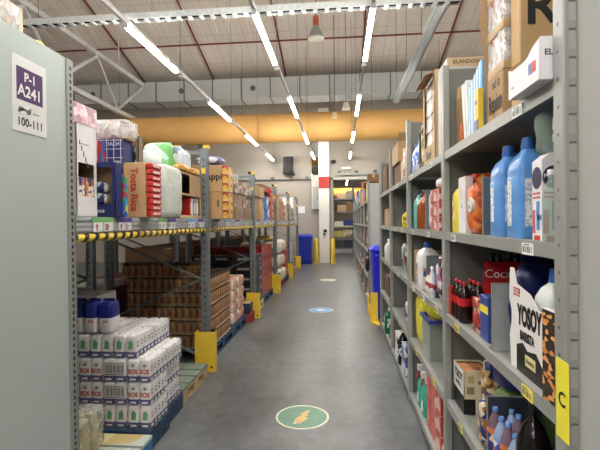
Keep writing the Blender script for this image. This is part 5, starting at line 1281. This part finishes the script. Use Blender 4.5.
for k in range(5):
    for r in range(2):
        for c in range(3):
            if r and c: continue
            x1 = -1.40 - 0.36 * c; y = 6.93 + 0.37 * r; z = ZP + 0.164 * k
            carton('black box, %s layer of the dark stack, %s row, %s from aisle' % (lay6[k], ['front', 'rear'][r], ORD[c]), x1 - 0.35, x1, y, y + 0.36, z, z + 0.162, BK, tape=False, name='black_box', group='black boxes in the dark stack',
                   label_patch=('-y', x1 - 0.28, x1 - 0.08, z + 0.095, z + 0.135, solid((170, 168, 164), 0.5)) if c < 3 and r == 0 else ('+x', y + 0.05, y + 0.30, z + 0.04, z + 0.12, printed(((70, 80, 120), (170, 170, 180), (44, 52, 84)), 16)))
REDC = printed(((170, 50, 46), (140, 36, 36), (186, 70, 62), (96, 26, 26)), 15, 0.3, (1, 1, 2.2))
for k in range(6):
    for r in range(3):
        for c in range(2):
            if r and c: continue
            x1 = -1.42 - 0.5 * c; y = 7.74 + 0.375 * r; z = ZP + 0.154 * k
            carton('red drinks pack, %s layer of the red stack, %s row, %s' % (lay6[k], ORD[r], ['aisle side', 'inner side'][c]), x1 - 0.49, x1, y, y + 0.37, z, z + 0.152, REDC, tape=False, name='drinks_pack', cat='pack', group='red drinks packs')
WS = solid((216, 208, 192), 0.4, 0, 0.1, 7, 0.4)
for k in range(3):
    for r in range(2):
        for c in range(2):
            if r and c: continue
            x1 = -1.30 - 0.46 * c - 0.02 * (k % 2); y = 9.24 + 0.64 * r; z = ZP + 0.322 * k
            pouch('big rounded white sack, %s layer, %s row, %s' % (lay[k], ['near', 'far'][r], ['aisle side', 'inner side'][c]), x1 - 0.45, x1, y, y + 0.63, z, z + 0.32, WS, e=0.55, wob=0.05, seal=False, name='white_sack', cat='sack', group='big white sacks')
pouch('yellow-topped sack on the pile of big white sacks', -1.86, -1.44, 9.3, 9.75, ZP + 0.968, ZP + 1.07, solid((216, 190, 110), 0.4, 0, 0.1), e=0.6, seal=False)
for k in range(4):
    for r in range(2):
        carton('far red pack beyond the white sacks, %s layer, %s row' % (lay[k], ['near', 'far'][r]), -2.1, -1.38, 10.61 + 0.37 * r, 10.97 + 0.37 * r, ZP + 0.167 * k, ZP + 0.165 + 0.167 * k, REDC if r else solid((180, 56, 50), 0.4), tape=False, name='drinks_pack', cat='pack', group='far red packs')
fl = [(11.64, 12.1, printed(((226, 224, 220), (200, 170, 130)), 8), 'white and tan'), (12.14, 12.6, printed(((80, 130, 200), (226, 230, 236)), 8), 'blue and white'), (12.64, 13.1, KRAFT, 'brown'), (13.14, 13.65, printed(((110, 120, 90), (180, 170, 120), (90, 90, 80)), 8), 'green-grey')]
for (ya, yb, m, nm) in fl:
    for k in range(3 if nm != 'green-grey' else 1):
        carton('%s box on the last floor pallet, %s from the bottom' % (nm, ORD[k]), -2.0, -1.40, ya, yb, ZP + 0.252 * k, ZP + 0.25 + 0.252 * k, m, tape=False, name='stock_box', group='boxes on the last floor pallet')
# cartons, mostly dark, added under the second rack so the depth stays dark
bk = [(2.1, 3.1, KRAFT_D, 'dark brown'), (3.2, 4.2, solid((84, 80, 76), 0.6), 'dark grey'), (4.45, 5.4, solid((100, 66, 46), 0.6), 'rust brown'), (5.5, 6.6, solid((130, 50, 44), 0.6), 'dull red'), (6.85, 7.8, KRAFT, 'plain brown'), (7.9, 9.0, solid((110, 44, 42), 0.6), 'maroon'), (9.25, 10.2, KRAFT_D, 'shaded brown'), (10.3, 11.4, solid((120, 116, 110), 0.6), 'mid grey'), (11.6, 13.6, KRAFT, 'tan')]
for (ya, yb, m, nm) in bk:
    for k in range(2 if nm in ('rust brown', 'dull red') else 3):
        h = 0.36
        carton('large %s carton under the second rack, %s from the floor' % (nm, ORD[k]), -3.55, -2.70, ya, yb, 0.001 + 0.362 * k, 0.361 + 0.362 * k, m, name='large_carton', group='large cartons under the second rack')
carton('pale film-wrapped slab on the rust brown carton under the second rack', -3.4, -2.75, 4.5, 5.3, 0.726, 0.80, solid((210, 208, 204), 0.35), tape=False, name='wrapped_pack', cat='pack')
# stacks on the second rack deck, seen over the first
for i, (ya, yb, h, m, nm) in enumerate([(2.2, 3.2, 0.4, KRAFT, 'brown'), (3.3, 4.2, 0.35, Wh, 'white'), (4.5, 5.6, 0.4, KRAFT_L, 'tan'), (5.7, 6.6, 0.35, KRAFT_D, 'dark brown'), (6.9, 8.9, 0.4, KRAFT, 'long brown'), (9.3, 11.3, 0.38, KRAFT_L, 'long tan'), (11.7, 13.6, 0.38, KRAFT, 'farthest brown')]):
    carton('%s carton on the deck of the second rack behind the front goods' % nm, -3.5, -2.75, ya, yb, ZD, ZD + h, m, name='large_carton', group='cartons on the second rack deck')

# far blue bin
o = (-1.25, 15.25, 0)
t = thing('waste_bin', 'blue wheeled bin in the far corner before the back wall', 'bin', o)
mb = MB(); mb.loft([[(sx * w, sy * d, z) for sx, sy in ((-1, -1), (1, -1), (1, 1), (-1, 1))] for w, d, z in ((0.2, 0.22, 0.03), (0.22, 0.24, 0.1), (0.27, 0.30, 0.95))], 0, False); mb.build('body', solid((36, 52, 170), 0.4), t)
mb = MB(); mb.loft([[(sx * w, sy * d, z) for sx, sy in ((-1, -1), (1, -1), (1, 1), (-1, 1))] for w, d, z in ((0.29, 0.32, 0.951), (0.29, 0.32, 0.99), (0.2, 0.2, 1.06))], 0, False); mb.build('lid', solid((36, 52, 170), 0.4), t)
for s in (-1, 1):
    mb = MB(); mb.rod((s * 0.2, 0.22, 0.06), (s * 0.24, 0.22, 0.06), 0.06, 14); mb.build('wheel', DARK, t)

# ------------------------------------------------------------------ floor signs
def floor_sign(label, x, y, r, disc, rim, inner, ms):
    t = thing('floor_sign', label, 'sign', (x, y, 0.0005), 0, None)
    mb = MB(); mb.lathe(0, 0, 0, [(r * 0.92, 0), (r * 0.92, 0.001)], 40); mb.build('disc', disc, t)
    mb = MB(); n = 40
    for k in range(n):
        a, b = 2 * math.pi * k / n, 2 * math.pi * (k + 1) / n
        V = [(q * math.cos(g), q * math.sin(g), h) for h in (0, 0.0012) for q in (r * 0.92, r) for g in (a, b)]
        mb.add(V, [(4, 5, 7, 6)] + [(2, 3, 7, 6)] + [(0, 1, 5, 4)])
    mb.build('rim', rim, t)
    for poly, m in inner:
        mb = MB(); mb.prism([(u * r, w * r) for u, w in poly], 'z', 0.0012, 0.0018); mb.build('symbol', m, t)
    return t
CRM = solid((226, 226, 200), 0.45, 0, 0.08, 20)
floor_sign('green round floor sticker with an orange lightning bolt, nearest the camera', -0.303, 3.30, 0.205, solid((104, 146, 122), 0.45, 0, 0.12, 14), CRM,
           [([(0.22, 0.62), (0.02, 0.35), (-0.14, 0.22), (-0.02, 0.18), (-0.12, 0.0), (-0.26, -0.18), (-0.22, -0.45), (-0.05, -0.62), (0.06, -0.40), (0.24, -0.12), (0.10, -0.04), (0.26, 0.16), (0.12, 0.2), (0.24, 0.4)], solid((222, 186, 116), 0.45, 0, 0.12, 14)), ([(-0.22, -0.38), (-0.30, -0.62), (-0.12, -0.55)], CRM)], None)
floor_sign('pale blue round floor sticker, second from the camera', -0.335, 7.32, 0.205, solid((116, 170, 214), 0.45, 0, 0.12, 14), solid((170, 206, 230), 0.45), [([(-0.4, 0.1), (-0.1, 0.3), (0.2, 0.2), (0.4, -0.1), (0.1, -0.3), (-0.3, -0.2)], solid((226, 232, 236), 0.45))], None)
floor_sign('yellowish-white round floor sticker, far down the aisle', -0.32, 11.1, 0.205, solid((206, 210, 190), 0.45, 0, 0.1, 14), solid((226, 226, 190), 0.45), [([(-0.3, 0.2), (0.3, 0.2), (0.2, -0.3), (-0.2, -0.3)], solid((190, 200, 120), 0.45))], None)

# ------------------------------------------------------------------ storage in the next hall
o = (0.3, 20.4, 0)
t = thing('storage_rack', 'tall storage rack with brown boxes seen through the doorway', 'rack', o)
for x in (-0.32, 0.62):
    for y in (20.0, 20.8):
        MB(o).box(x - 0.035, x + 0.035, y - 0.035, y + 0.035, 0, 3.1).build('upright_post', solid((60, 76, 104), 0.45), t)
for z in (0.28, 0.78, 1.30, 1.95, 2.55):
    MB(o).box(-0.285, 0.585, 19.98, 20.82, z - 0.06, z).build('shelf', RACK if z != 1.30 else solid((206, 206, 170), 0.5), t)
boxes = [(-0.27, 0.10, 0.281, 0.60, solid((70, 66, 64), 0.5), 'dark grey'), (0.13, 0.56, 0.281, 0.62, solid((60, 60, 84), 0.5), 'dusky blue'), (-0.27, 0.12, 0.781, 1.05, solid((190, 176, 100), 0.5), 'mustard'), (0.15, 0.57, 0.781, 1.10, printed(((190, 180, 120), (110, 100, 80), (206, 200, 180)), 8), 'yellow printed'), (-0.26, 0.14, 1.301, 1.50, solid((220, 220, 206), 0.5), 'cream'), (0.17, 0.57, 1.301, 1.58, solid((60, 64, 130), 0.5), 'violet blue'), (-0.10, 0.30, 1.951, 2.25, KRAFT, 'brown'), (0.31, 0.58, 1.951, 2.40, KRAFT_D, 'dark brown'), (-0.12, 0.28, 2.551, 2.8, KRAFT_L, 'tan'), (0.30, 0.58, 2.551, 2.9, solid((150, 140, 130), 0.5), 'grey-brown')]
for (a, b, z0, z1, m, nm) in boxes:
    carton('%s box on the storage rack beyond the doorway' % nm, a, b, 20.02, 20.6, z0, z1, m, tape=False, name='stock_box', group='boxes beyond the doorway')
carton('tall dark blue wrapped stack at the left inside the doorway', -0.95, -0.37, 20.1, 20.8, 0.001, 2.9, printed(((30, 40, 64), (60, 80, 120), (20, 24, 40), (120, 150, 190)), 5, 0.3), tape=False, name='wrapped_stack', cat='stack')
for i in range(4):
    bay('grey shelving bay beyond the doorway, %s from the opening' % ORD[i], 0.66, 16.9 + 0.72 * i, 16.9 + 0.72 * (i + 1), 2.2, FZ, depth=0.45, first=(i == 0), group='shelving bays beyond the doorway')
    for k in range(5):
        z = FZ[k] + 0.001
        c = rnd.choice(palet)
        carton('%s box on the %s shelf of the %s bay beyond the doorway' % (c[0], lev[k], ORD[i]), 0.68, 1.0, 17.0 + 0.72 * i, 17.4 + 0.72 * i, z, z + 0.28, solid(c[1], 0.5), tape=False, name='stock_box', label_patch=('-x', 17.05 + 0.72 * i, 17.3 + 0.72 * i, z + 0.08, z + 0.2, Wh))

# ------------------------------------------------------------------ light and colour management
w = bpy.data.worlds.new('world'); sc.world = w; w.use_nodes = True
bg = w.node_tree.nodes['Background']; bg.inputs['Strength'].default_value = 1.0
# light through the made-up rear opening: grey sky, lower half brightened for the ceiling
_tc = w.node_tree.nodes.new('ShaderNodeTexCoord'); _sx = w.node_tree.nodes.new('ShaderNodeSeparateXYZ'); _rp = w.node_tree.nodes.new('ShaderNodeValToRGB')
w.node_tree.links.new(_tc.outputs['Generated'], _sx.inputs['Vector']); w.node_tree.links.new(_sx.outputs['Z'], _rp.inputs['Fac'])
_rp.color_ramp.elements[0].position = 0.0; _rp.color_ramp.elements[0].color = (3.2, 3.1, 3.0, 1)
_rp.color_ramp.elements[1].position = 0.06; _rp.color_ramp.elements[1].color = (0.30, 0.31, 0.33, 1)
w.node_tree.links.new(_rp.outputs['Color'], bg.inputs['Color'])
sc.view_settings.view_transform = 'Standard'; sc.view_settings.look = 'None'; sc.view_settings.gamma = 1.0; sc.view_settings.use_curve_mapping = False
sc.view_settings.exposure = 0.55
sc.cycles.use_denoising = True
sc.cycles.max_bounces = 8; sc.cycles.diffuse_bounces = 4; sc.cycles.transparent_max_bounces = 16; sc.cycles.glossy_bounces = 3
sc.cycles.sample_clamp_indirect = 6.0
bpy.context.view_layer.update()
